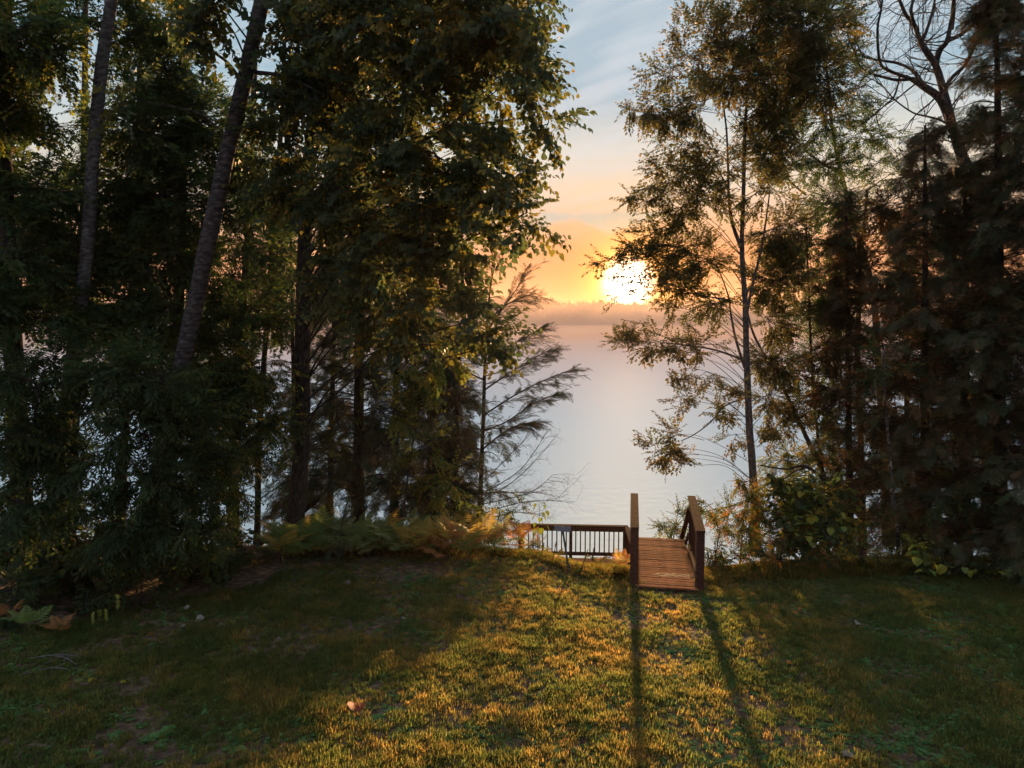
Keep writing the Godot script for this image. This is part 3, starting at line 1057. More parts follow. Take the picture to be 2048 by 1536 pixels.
func build_timber() -> void:
	rng.seed = 41
	var base := on_ground(1333, 1184)
	base.y = 3.5
	var ramp := thing("boardwalk_ramp", "brown plank ramp with two handrails at the lawn edge, leading down to the lake", "boardwalk", base)
	ramp.rotation.y = -deg_to_rad(10.65)
	# in the ramp's own axes -Z leads towards the lake
	var slope := tan(deg_to_rad(5.1))
	var n := 27
	for k in n:
		var z := -0.07 - k * 0.150
		var o := part("plank", boxmesh(Vector3(1.04 + R(-0.012, 0.012), 0.036, 0.134 + R(-0.004, 0.003)), 0.012), M.plank[rng.randi() % 4], ramp)
		o.position = Vector3(R(-0.008, 0.008), 0.07 + z * slope + R(-0.004, 0.004), z)
		o.rotation = Vector3(-atan(slope) + R(-0.02, 0.02), R(-0.006, 0.006), R(-0.006, 0.006))
	for x in [-0.42, 0.42]:
		beam(ramp, "stringer", Vector3(x, -0.045, 0.0), Vector3(x, -0.045 - 3.9 * slope, -3.9), 0.05, 0.18, M.stain)
	beam(ramp, "edge_board", Vector3(-0.5, -0.01, 0.03), Vector3(0.5, -0.01, 0.03), 0.04, 0.09, M.stain)
	for s in [-1.0, 1.0]:
		var x: float = 0.545 * s
		var x1: float = x - (0.045 if s < 0 else 0.0)
		var top := 1.04
		beam(ramp, "post", Vector3(x, -0.5, -0.14), Vector3(x, top, -0.14), 0.14, 0.11, M.stain, Vector3(0, 0, 1))
		beam(ramp, "post", Vector3(x1, -1.5, -2.45), Vector3(x1, top - 0.01, -2.45), 0.10, 0.10, M.stain, Vector3(0, 0, 1))
		beam(ramp, "handrail", Vector3(x, top + 0.02, -0.05), Vector3(x1, top + 0.015, -2.56), 0.15, 0.04, M.worn)
		beam(ramp, "top_rail", Vector3(x - 0.04 * s, top - 0.055, -0.21), Vector3(x1 - 0.04 * s, top - 0.06, -2.38), 0.04, 0.09, M.stain)
		beam(ramp, "lower_rail", Vector3(x - 0.05 * s, 0.30, -0.21), Vector3(x1 - 0.05 * s, 0.10, -2.38), 0.045, 0.10, M.worn)
		for k in 16:
			var f := (k + 0.7) / 16.3
			var bx: float = lerpf(x, x1, f) - 0.008 * s
			beam(ramp, "baluster", Vector3(bx, 0.2 - 0.2 * f, -0.2 - 2.15 * f), Vector3(bx, top - 0.01, -0.2 - 2.15 * f), 0.036, 0.036, M.stain, Vector3(0, 0, 1))
	var lf := Build.new()
	leaf(lf, Vector3(-0.03, 0, 0), Vector3(1, 0.1, 0), Vector3.UP, 0.065, MAPLE, 0.5)
	var fl := part("fallen_leaf", lf.done(), mat(Color(0.30, 0.06, 0.02), 0.7), self)
	fl.position = ramp.transform * Vector3(-0.08, 0.105 - 1.75 * slope, -1.75)
	tag(fl, "small red leaf fallen on the planks of the ramp", "leaf", "leaves fallen on the lawn")

	# the flight of steps beyond the ramp
	var foot := ramp.transform * Vector3(0, 0.07 - 3.95 * slope, -3.98)
	var st := thing("stairs", "steep wooden stairs with sloping handrails, below the far end of the ramp", "stairs", foot)
	st.rotation.y = ramp.rotation.y
	var run := 2.6
	var drop := 1.85
	for k in 9:
		var f := (k + 1.0) / 10.0
		var o := part("tread", boxmesh(Vector3(0.98, 0.038, 0.27)), M.plank[rng.randi() % 4], st)
		o.position = Vector3(0, -drop * f, -run * f)
	for s in [-1.0, 1.0]:
		beam(st, "stringer", Vector3(0.52 * s, -0.16, -0.03), Vector3(0.52 * s, -drop - 0.1, -run), 0.045, 0.26, M.stain)
		beam(st, "handrail", Vector3(0.545 * s - 0.03, 1.08, 1.45 if s < 0 else 1.40), Vector3(0.545 * s - 0.03, -drop + 0.80, -run), 0.10, 0.04, M.stain)
		beam(st, "lower_rail", Vector3(0.545 * s - 0.03, 0.45, 1.1), Vector3(0.545 * s - 0.03, -drop + 0.30, -run), 0.04, 0.10, M.worn)
		beam(st, "post", Vector3(0.545 * s, -drop - 1.0, -run), Vector3(0.545 * s, -drop + 0.80, -run), 0.10, 0.10, M.stain, Vector3(0, 0, 1))

	# the deck by the water with its railing
	var a := at(1043, 1049, 20.0)           # top of the far left corner
	var e := at(1252, 1056, 19.8)           # top of the far right corner
	e.y = a.y
	var along := (e - a)
	var span := along.length()
	var deck := thing("deck", "low wooden deck by the water with a baluster railing, left of the ramp", "deck", a - Vector3(0, 0.95, 0))
	deck.rotation.y = -atan2(along.z, along.x)
	for k in 17:
		var o := part("plank", boxmesh(Vector3(span + 0.15, 0.036, 0.137)), M.plank[rng.randi() % 4], deck)
		o.position = Vector3(span * 0.5, -0.02 + R(-0.003, 0.003), 0.05 + k * 0.144)
	for x in [0.1, span - 0.1]:
		beam(deck, "joist", Vector3(x, -0.14, -0.02), Vector3(x, -0.14, 2.45), 0.05, 0.19, M.stain)
		beam(deck, "support_post", Vector3(x, -2.6, 0.1), Vector3(x, -0.05, 0.1), 0.12, 0.12, M.stain, Vector3(0, 0, 1))
	beam(deck, "handrail", Vector3(-0.08, 0.95, 0.0), Vector3(span + 0.06, 0.95, 0.0), 0.16, 0.036, M.worn)
	beam(deck, "top_rail", Vector3(-0.04, 0.86, 0.03), Vector3(span + 0.02, 0.86, 0.03), 0.04, 0.13, M.stain)
	beam(deck, "bottom_rail", Vector3(-0.04, 0.13, 0.0), Vector3(span + 0.02, 0.13, 0.0), 0.045, 0.10, M.stain)
	for x in [0.0, span * 0.475, span]:
		beam(deck, "post", Vector3(x, -0.2, -0.035), Vector3(x, 0.92, -0.035), 0.09, 0.07, M.stain, Vector3(0, 0, 1))
	for k in 22:
		var x := span * (k + 0.5) / 22.0
		beam(deck, "baluster", Vector3(x, 0.10, 0.0), Vector3(x, 0.90, 0.0), 0.034, 0.034, M.stain, Vector3(0, 0, 1))
	for x in [-0.02, span + 0.02]:
		beam(deck, "handrail", Vector3(x, 0.947, 0.08), Vector3(x, 0.947, 1.9 if x > 1.0 else 0.55), 0.14, 0.036, M.worn)
		beam(deck, "top_rail", Vector3(x, 0.86, 0.06), Vector3(x, 0.86, 1.9 if x > 1.0 else 0.55), 0.04, 0.12, M.stain)
		beam(deck, "post", Vector3(x, -0.2, 1.86 if x > 1.0 else 0.52), Vector3(x, 0.92, 1.86 if x > 1.0 else 0.52), 0.09, 0.09, M.stain, Vector3(0, 0, 1))
		if x > 1.0:
			for k in 12:
				beam(deck, "baluster", Vector3(x, 0.02, 0.15 + k * 0.14), Vector3(x, 0.82, 0.15 + k * 0.14), 0.034, 0.034, M.stain, Vector3(0, 0, 1))

	# the little plate on a leaning stake
	var foot_of := on_ground(1140, 1147)
	var head := at(1125, 1057, -foot_of.z + 0.05)
	var sign_ := thing("sign", "small dark metal plate on a leaning stake at the lawn edge, left of the ramp", "sign", foot_of)
	beam(sign_, "stake", Vector3(0, -0.1, 0), head - foot_of, 0.036, 0.02, M.bark_grey, Vector3(0, 0, 1))
	var plate := part("plate", boxmesh(Vector3(0.305, 0.095, 0.012), 0.004), M.metal_dark, sign_)
	plate.position = head - foot_of + Vector3(0, 0.0, 0.02)
	plate.rotation = Vector3(-0.25, -0.1, -0.06)
	var rim := mat(Color(0.16, 0.17, 0.20), 0.6)
	for row in 2:                                   # two worn rows of raised marks, no longer legible
		var x := -0.02 if row == 0 else -0.115
		while x < (0.05 if row == 0 else 0.115):
			var w := R(0.006, 0.014)
			var mk := part("worn_mark", boxmesh(Vector3(w, R(0.012, 0.02), 0.004), 0.001), rim, plate)
			mk.position = Vector3(x, 0.02 - 0.04 * row, 0.0075)
			x += w + R(0.006, 0.012)

	# thin stakes, garden lights and the stone
	for s in [[1106, 1118, 1112, 1084, "thin dark rod standing in the lawn, left of the leaning sign"], [1159, 1150, 1176, 1098, "thin dark rod leaning to the right, between the sign and the stone"]]:
		var p := on_ground(s[0], s[1])
		var b := Build.new()
		var q := at(s[2], s[3], -p.z + 0.1) - p
		tube(b, [Vector3(0, -0.1, 0), q * 0.3, q * 0.6 + Vector3(0.004, 0, 0), q], [0.008, 0.007, 0.007, 0.006], 6)
		tube(b, [q * 0.72, q * 0.88], [0.013, 0.011], 6)
		var o := part("garden_stake", b.done(), M.bark_dark, self)
		o.position = p
		tag(o, s[4], "stake", "")
	for s in [[1111, 1117, "small round disc light with sun glow in its pale cap colour, at the lawn edge left of the sign", Color(0.42, 0.36, 0.28)], [1172, 1127, "small round black disc light in the lawn, between the sign and the stone", Color(0.03, 0.032, 0.04)]]:  # sun glow on the first disc is put into its cap colour
		var p := on_ground(s[0], s[1])
		var t := thing("garden_light", s[2], "garden light", p)
		var b := Build.new()
		var prof := [[0.0, 0.052], [0.03, 0.05], [0.042, 0.043], [0.045, 0.036], [0.042, 0.03], [0.0, 0.028]]
		for k in prof.size() - 1:
			for j in 18:
				var g := TAU * j / 18
				var h := TAU * (j + 1) / 18
				var f := func(o: Array, w: float) -> Vector3: return Vector3(cos(w) * o[0], o[1], sin(w) * o[0])
				b.quad(f.call(prof[k], g), f.call(prof[k], h), f.call(prof[k + 1], h), f.call(prof[k + 1], g))
		part("cap", b.done(), mat(s[3], 0.4, 0.5), t)
		var sp := Build.new()
		tube(sp, [Vector3(0, -0.06, 0), Vector3(0, 0.03, 0)], [0.004, 0.012], 6)
		part("spike", sp.done(), M.metal_dark, t)
	var sb := Build.new()
	sb.smooth = true
	var sp := on_ground(1233, 1158)
	var ring := 14
	for j in 7:
		for k in ring:
			var f := PI * j / 6.0
			var g := TAU * k / ring
			var d := Vector3(cos(g) * sin(f), cos(f), sin(g) * sin(f))
			var r := 1.0 + 0.22 * bump_noise.get_noise_3dv(d * 14.0 + Vector3(3, 1, 2))
			sb.v.append(d * r * Vector3(0.19, 0.05, 0.13) + Vector3(0, 0.03, 0))
			sb.n.append((d / Vector3(0.19, 0.06, 0.13)).normalized())
	for j in 6:
		for k in ring:
			var p := j * ring + k
			var q := j * ring + (k + 1) % ring
			sb.i.append(p); sb.i.append(q); sb.i.append(p + ring)
			sb.i.append(q); sb.i.append(q + ring); sb.i.append(p + ring)
	var stone := part("stone", sb.done(), M.stone, self)
	stone.position = sp
	tag(stone, "flat grey stone lying in the grass by the ramp's left post", "stone")

# ------------------------------------------------------------------ the trees
func P(list: Array) -> Array:                        # px, py, depth triples to points
	var out := []
	for k in range(0, list.size(), 3):
		out.append(at(list[k], list[k + 1], list[k + 2]))
	return out

func clumps(t: Plant, list: Array, density: float, size := 1.0, droop := 0.25, r_limb := 0.025, deep := 1.0) -> void:
	# px, py, depth, radius across px, radius up px
	for c in list:
		var d: float = c[2]
		var m := at(c[0], c[1], d)
		var rx: float = c[3] * d / LENS * 1.06
		var ry: float = c[4] * d / LENS * 1.06
		var n: int = int(density * rx * ry * DENSE * (c[5] if c.size() > 5 else 1.0)) + 4
		clump(t, m, Vector3(rx, ry, deep * (rx + ry) * 0.5), n, size, droop, -1.0, r_limb)

func build_left_trees() -> void:
	rng.seed = 101
	var g := "trees of the left grove"
	# 1 big-leaved poplar whose crown fills the top centre
	var t := new_tree("poplar_tree", "thick dark trunked poplar whose big leaved crown overhangs the gap at top centre", "tree", P([583, 1128, 14.0, 590, 1050, 14.0, 603, 900, 13.9, 606, 640, 13.7, 612, 420, 13.5, 630, 200, 13.2, 660, -60, 12.8, 690, -320, 12.4]), 0.20, 0.09, M.bark_dark, POPLAR_TONE)
	clumps(t, [
		[660, 70, 11.5, 120, 100], [780, 40, 10.5, 130, 110], [900, 60, 10.0, 120, 90], [985, 40, 9.5, 85, 70], [1060, 50, 9.3, 45, 55], [1035, 150, 9.5, 55, 55], [960, 160, 10.0, 110, 80],
		[840, 170, 10.5, 120, 90], [700, 190, 11.5, 120, 90], [600, 230, 12.0, 100, 80], [1050, 235, 9.3, 50, 34], [1095, 248, 9.2, 28, 16], [970, 260, 9.8, 80, 60], [870, 300, 10.3, 110, 80], [740, 320, 11.0, 120, 90],
		[620, 370, 12.0, 100, 90], [1000, 345, 9.6, 60, 35], [1042, 370, 9.3, 46, 28], [1055, 425, 9.2, 32, 28], [1040, 458, 9.2, 24, 20], [980, 400, 9.6, 55, 45], [900, 410, 10.2, 80, 55], [800, 430, 10.8, 100, 70], [690, 450, 11.5, 100, 80],
		[870, 510, 10.8, 70, 60], [780, 540, 11.0, 90, 70], [925, 490, 10.4, 45, 50], [890, 590, 10.8, 70, 50], [800, 640, 11.4, 90, 60], [940, 640, 10.6, 55, 60], [985, 690, 10.5, 35, 35], [880, 690, 11.0, 70, 45], [740, -60, 11.0, 160, 80], [960, -50, 10.0, 150, 60],
		[585, 110, 12.6, 55, 90], [560, 320, 12.4, 60, 80], [690, 560, 12.0, 80, 70]], 62.0, 1.0, 0.15, 0.024, 1.15)
	finish(t, S.poplar, M.poplar)

	# 2 leaning cherry
	t = new_tree("cherry_tree", "leaning trunk with banded purplish grey bark, left of the big dark trunk", "tree", P([262, 1165, 12.1, 292, 1040, 12.1, 335, 880, 12.1, 362, 740, 12.1, 390, 610, 12.1, 415, 490, 12.0, 447, 340, 12.0, 487, 170, 11.9, 522, 10, 11.8, 560, -180, 11.6, 590, -350, 11.4]), 0.165, 0.11, M.bark_cherry, POPLAR_TONE)
	limb(t, P([487, 170, 11.9, 455, 125, 11.6, 410, 95, 11.4, 385, 82, 11.2]), 0.035, 0.012)
	limb(t, P([512, 145, 11.9, 560, 150, 11.6, 600, 165, 11.4, 650, 190, 11.2]), 0.04, 0.012)
	clumps(t, [[410, 45, 10.6, 45, 35], [420, 5, 10.6, 45, 30], [390, -30, 10.8, 80, 40], [240, 190, 11.4, 35, 25]], 55.0, 1.05, 0.4, 0.018)
	finish(t, S.poplar, M.poplar)

	# 3 pale birch
	t = new_tree("birch_tree", "slender trunk with pale grey banded bark, second from the left edge", "tree", P([92, 1170, 12.6, 112, 980, 12.6, 148, 700, 12.5, 172, 520, 12.4, 186, 320, 12.3, 205, 120, 12.2, 226, -20, 12.1, 250, -250, 12.0]), 0.13, 0.085, M.bark_birch, GREEN)
	limb(t, P([186, 160, 12.25, 200, 165, 12.0, 208, 180, 11.9]), 0.02, 0.008)
	clumps(t, [[150, -30, 12.6, 120, 60], [300, -40, 12.0, 120, 60], [260, 70, 13.0, 90, 60]], 60.0, 0.95, 0.3, 0.02)
	finish(t, S.small, M.leaf)

	# 4 dark straight trunk
	t = new_tree("maple_tree", "straight slim dark trunk between the pale birch and the leaning cherry", "tree", P([330, 1120, 14.6, 345, 900, 14.6, 358, 600, 14.5, 364, 350, 14.4, 368, 100, 14.3, 370, -100, 14.2, 372, -300, 14.1]), 0.12, 0.07, M.bark_dark, GREEN)
	clumps(t, [[320, 130, 13.5, 80, 70], [400, 250, 14.0, 90, 70], [290, 260, 13.2, 90, 60], [340, 400, 13.5, 110, 70], [440, 420, 14.4, 60, 60], [260, 370, 13.6, 90, 70], [310, 520, 13.4, 110, 60], [420, 560, 13.8, 90, 60], [500, 480, 14.2, 60, 80], [520, 620, 14.0, 70, 60], [330, 640, 13.2, 120, 70], [450, 720, 13.2, 90, 70], [480, 300, 14.6, 50, 60]], 80.0, 1.0, 0.15, 0.02)
	finish(t, S.maple, M.leaf)

	# 5 left edge maple, yellow-green in its upper crown
	t = new_tree("maple_tree", "dark trunk at the left picture edge with a yellow green upper crown", "tree", P([48, 1160, 12.2, 42, 960, 12.2, 26, 700, 12.2, 12, 450, 12.1, 4, 200, 12.0, 10, -50, 11.9, 20, -300, 11.8]), 0.18, 0.10, M.bark_dark, YELLOWISH + GREEN)
	limb(t, P([5, 120, 12.0, 50, 60, 11.8, 80, 30, 11.7, 130, 5, 11.6]), 0.035, 0.012)
	clumps(t, [[40, 60, 11.5, 80, 70], [110, 110, 12.0, 90, 60], [60, 190, 12.0, 80, 50], [150, 40, 12.6, 80, 60], [20, 280, 12.0, 60, 50], [-40, 150, 11.6, 60, 100], [120, 260, 13.0, 80, 50], [300, 20, 14.0, 70, 60, 0.7]], 74.0, 1.0, 0.12, 0.02)
	t.tones = GREEN
	clumps(t, [[90, 380, 12.4, 100, 60], [30, 500, 11.8, 80, 80], [120, 520, 12.8, 90, 60], [-30, 400, 11.6, 60, 90], [60, 640, 11.8, 100, 60], [200, 470, 13.4, 70, 60], [230, 600, 13.0, 90, 60], [-20, 600, 11.4, 60, 80]], 78.0, 1.0, 0.15, 0.02)
	finish(t, S.maple, M.leaf)

	# 6 understorey ash with long leaves, low at left
	t = new_tree("ash_sapling", "low leafy ash sapling with drooping dark green leaves before the leaning cherry", "tree", P([215, 1190, 11.2, 222, 1050, 11.2, 240, 900, 11.1, 262, 760, 11.0, 290, 640, 10.9]), 0.035, 0.012, M.bark_dark, GREEN)
	clumps(t, [[230, 760, 10.8, 100, 60], [330, 760, 10.6, 80, 60], [160, 830, 11.0, 90, 50], [280, 860, 10.6, 100, 60], [370, 840, 10.8, 70, 50], [190, 930, 10.8, 100, 50], [300, 960, 10.6, 100, 60], [400, 930, 11.0, 80, 50], [120, 1010, 10.9, 80, 50], [240, 1050, 10.6, 100, 50], [360, 1050, 10.8, 80, 50]], 105.0, 1.0, 0.25, 0.010)
	finish(t, S.long, M.leaf)
	t = new_tree("ash_sapling", "leafy ash sapling hanging low at the left picture edge, over dark undergrowth", "tree", P([40, 1200, 10.6, 50, 1050, 10.6, 60, 900, 10.5, 80, 760, 10.4]), 0.03, 0.012, M.bark_dark, GREEN)
	clumps(t, [[40, 760, 10.6, 90, 60], [110, 720, 11.4, 70, 50], [20, 880, 10.4, 80, 50], [90, 940, 10.6, 70, 40], [30, 1010, 10.3, 80, 40], [100, 860, 10.9, 60, 50]], 95.0, 1.0, 0.25, 0.010)
	finish(t, S.long, M.leaf)
	t = new_tree("ash_sapling", "dense green ash sapling between the leaning cherry and the thick poplar trunk", "tree", P([455, 1130, 13.4, 460, 980, 13.4, 470, 820, 13.3, 490, 680, 13.2]), 0.04, 0.015, M.bark_dark, GREEN + YELLOWISH)
	clumps(t, [[450, 800, 12.8, 80, 60], [520, 740, 13.0, 60, 60], [400, 760, 12.9, 60, 60], [470, 900, 12.8, 80, 50], [540, 850, 13.2, 40, 60], [400, 880, 13.0, 60, 50], [430, 990, 12.9, 80, 40, 0.7], [525, 660, 13.2, 50, 50]], 105.0, 1.0, 0.25, 0.012)
	finish(t, S.long, M.leaf)

	# 7 trunks standing behind
	rng.seed = 141
	for s in [
		[[468, 1095, 17.0, 470, 900, 17.0, 480, 700, 17.0, 500, 400, 17.0, 510, 100, 17.0, 515, -200, 17.0], 0.13, "dark trunk close behind the gap between cherry and poplar", [[470, 560, 16.0, 80, 70], [560, 500, 16.5, 60, 70], [480, 180, 16.5, 60, 80, 0.5], [520, 380, 16.5, 60, 60]]],
		[[514, 1090, 17.5, 520, 850, 17.5, 540, 560, 17.5, 560, 300, 17.5, 575, -100, 17.5], 0.08, "thin dark trunk just left of the thick poplar trunk", [[560, 600, 17.0, 50, 60], [560, 420, 17.0, 60, 60]]],
		[[140, 1120, 16.0, 150, 850, 16.0, 165, 500, 16.0, 170, 150, 16.0, 172, -200, 16.0], 0.11, "dark trunk in the shade behind the pale birch", [[120, 330, 15.5, 80, 60], [220, 240, 15.5, 70, 60, 0.7], [140, 620, 15.5, 90, 60], [60, 440, 15.6, 80, 60], [250, 700, 15.0, 90, 60]]],
		[[240, 1110, 17.5, 250, 850, 17.5, 270, 500, 17.5, 280, 150, 17.5, 285, -200, 17.5], 0.12, "dark trunk far back between the pale birch and the cherry", [[260, 150, 17.0, 80, 60, 0.6], [330, 310, 17.0, 80, 70, 0.7], [230, 450, 17.0, 80, 60], [380, 480, 17.0, 80, 60], [300, 760, 16.6, 90, 60], [400, 660, 16.6, 80, 60]]]]:
		t = new_tree("maple_tree", s[2], "tree", P(s[0]), s[1], 0.05, M.bark_dark, GREEN, g, 8)
		clumps(t, s[3], 68.0, 1.0, 0.2, 0.02)
		finish(t, S.small, M.leaf)

	# 8 conifers right of the poplar trunk
	rng.seed = 151
	var cedars := [
		[[716, 1085, 15.5, 716, 950, 15.5, 718, 800, 15.5, 716, 600, 15.5, 712, 380, 15.5, 708, 200, 15.5], 0.17, "stout dark cedar trunk behind the ferns, right of the poplar trunk", 1.9, 70],
		[[660, 1090, 16.8, 662, 900, 16.8, 668, 650, 16.8, 672, 420, 16.8], 0.09, "slim dark cedar between the poplar trunk and the stout cedar", 1.5, 60],
		[[788, 1090, 16.0, 790, 950, 16.0, 792, 760, 16.0, 795, 560, 16.0, 798, 400, 16.0], 0.11, "dark cedar right of the stout cedar, behind the fern bank", 1.7, 75],
		[[855, 1090, 16.5, 858, 930, 16.5, 862, 740, 16.5, 868, 560, 16.5], 0.09, "dense bushy cedar behind the middle of the fern bank", 1.5, 75],
		[[910, 1080, 16.0, 912, 960, 16.0, 915, 820, 16.0, 920, 660, 16.0], 0.07, "small dense cedar next to the slender hemlock", 1.0, 55],
		[[590, 1095, 18.5, 588, 900, 18.5, 585, 650, 18.5, 580, 420, 18.5], 0.08, "cedar hidden behind the thick poplar trunk", 1.5, 60]]
	for s in cedars:
		t = new_tree("cedar_tree", s[2], "tree", P(s[0]), s[1], 0.03, M.bark_dark, HEMLOCK_TONE + [Color(0.05, 0.045, 0.02)], g, 9)
		boughs(t, 0.14, 1.0, int(s[4] * 1.6), s[3], s[3] * 0.45, 0.9, 0.3, 1.7)
		finish(t, S.cedar, M.needle)
	# long dead pole leaning across
	var pb := Build.new()
	var pole := P([504, 1100, 15.0, 600, 1028, 15.2, 700, 940, 15.4, 780, 868, 15.6, 845, 812, 15.8])
	tube(pb, curve(pole, 5).map(func(p): return p - pole[0]), range(21).map(func(k): return lerpf(0.06, 0.03, k / 20.0)), 7, 0.15)
	for k in 12:
		var q: Vector3 = curve(pole, 5)[3 + k]
		bare(pb, q, Vector3(R(-1, 1), R(-0.6, 0.9), R(-1, 1)), R(0.3, 0.8), 0.009, 1, pole[0])
	var po := part("leaning_pole", pb.done(), M.bark_dark, self)
	po.position = pole[0]
	tag(po, "long dead pole leaning to the right across the dark trunks behind the ferns", "log")

	# 9 slender hemlock at the edge of the gap
	rng.seed = 161
	t = new_tree("hemlock_tree", "slender hemlock at the left edge of the gap, boughs reaching right over the water", "tree", P([955, 1120, 16.8, 960, 1000, 16.8, 966, 850, 16.8, 971, 700, 16.8, 978, 600, 16.8, 990, 510, 16.8]), 0.075, 0.012, M.bark_dark, HEMLOCK_TONE, "", 9)
	for s in [[968, 830, 16.8, 1030, 790, 16.2, 1090, 760, 15.8, 1148, 738, 15.5], [969, 780, 16.8, 1020, 745, 16.3, 1070, 715, 16.0, 1098, 700, 15.9], [971, 720, 16.8, 1015, 695, 16.4, 1050, 675, 16.2, 1080, 658, 16.1],
			[966, 860, 16.8, 1010, 845, 16.3, 1070, 805, 16.0, 1112, 790, 15.9], [978, 640, 16.8, 1005, 615, 16.6, 1035, 598, 16.4, 1060, 590, 16.3], [976, 660, 16.8, 1010, 610, 16.6, 1035, 575, 16.5, 1056, 542, 16.4],
			[964, 900, 16.8, 1000, 870, 16.4, 1035, 850, 16.2, 1060, 845, 16.1], [971, 700, 16.8, 940, 690, 16.6, 905, 690, 16.4], [967, 820, 16.8, 930, 800, 16.6, 890, 800, 16.4], [965, 900, 16.8, 925, 890, 16.6, 880, 890, 16.4], [968, 760, 16.8, 930, 745, 16.6, 900, 750, 16.4]]:
		var line := limb(t, P(s), 0.024, 0.005, "bough")
		feather(t, line, 16 if s[1] < 670 and s[0] > 970 else 30, 1.05, 0.42)
	boughs(t, 0.2, 0.85, 34, 1.1, 0.6, 0.45, 0.2, 1.0, Vector3(0.5, 0, 0), 0.15)
	boughs(t, 0.62, 1.0, 22, 0.8, 0.25, 0.5, 0.15, 0.8, Vector3.ZERO, 0.5)
	boughs(t, 0.1, 0.4, 14, 0.7, 0.9, 0.9, 0.3, 1.0, Vector3(-0.6, 0, 0))
	var tw := Build.new()
	for s in [[960, 1005, 1030, 960, 1085, 905], [961, 990, 1040, 940, 1090, 870], [958, 1030, 1040, 1005, 1110, 1000], [962, 970, 1010, 920, 1050, 880], [958, 1010, 1060, 985, 1105, 950], [960, 985, 1030, 985, 1085, 985], [957, 1040, 1030, 1025, 1075, 1030]]:
		var a := at(s[0], s[1], 16.8)
		var m := at(s[2], s[3], 16.3)
		var e := at(s[4], s[5], 15.9)
		var line := curve([a, m, e], 6)
		tube(tw, line.map(func(p): return p - t.root.position), range(13).map(func(k): return lerpf(0.014, 0.004, k / 12.0)), 5)
		for k in 10:
			var q: Vector3 = line[3 + k]
			bare(tw, q, (e - a).normalized() + Vector3(0.2, R(-0.5, 0.6), R(-0.6, 0.6)), R(0.3, 0.65), 0.005, 2, t.root.position, 0.18)
	part("bare_twigs", tw.done(), M.twig, t.root)
	finish(t, S.hemlock, M.needle)

	# 10 sunlit alder leaves before the conifers
	rng.seed = 171
	t = new_tree("alder_shrub", "leafy alder with yellow green leaves, before the dark cedars above the ferns", "shrub", P([800, 1090, 14.2, 812, 980, 14.2, 830, 860, 14.1, 850, 760, 14.0]), 0.03, 0.012, M.bark_dark, YELLOWISH)
	clumps(t, [[810, 770, 13.8, 50, 40], [790, 830, 13.8, 40, 40, 0.6], [890, 960, 14.4, 60, 50, 0.7], [930, 1010, 14.6, 50, 40], [850, 900, 14.2, 50, 50, 0.5], [880, 720, 13.5, 60, 40, 0.7]], 40.0, 0.9, 0.3, 0.01)
	finish(t, S.poplar, M.leaf)
	t = new_tree("alder_shrub", "low willowy shrub at the foot of the hemlock, left of the deck railing", "shrub", P([985, 1118, 15.2, 990, 1070, 15.2, 1000, 1020, 15.1]), 0.02, 0.01, M.bark_dark, GREEN + YELLOWISH)
	clumps(t, [[1000, 1050, 15.0, 40, 35], [1035, 1045, 15.0, 25, 30, 0.7], [960, 1050, 15.2, 40, 40], [1045, 1010, 15.2, 15, 20, 0.5], [920, 1060, 15.3, 40, 30]], 60.0, 0.75, 0.3, 0.008)
	finish(t, S.small, M.leaf)

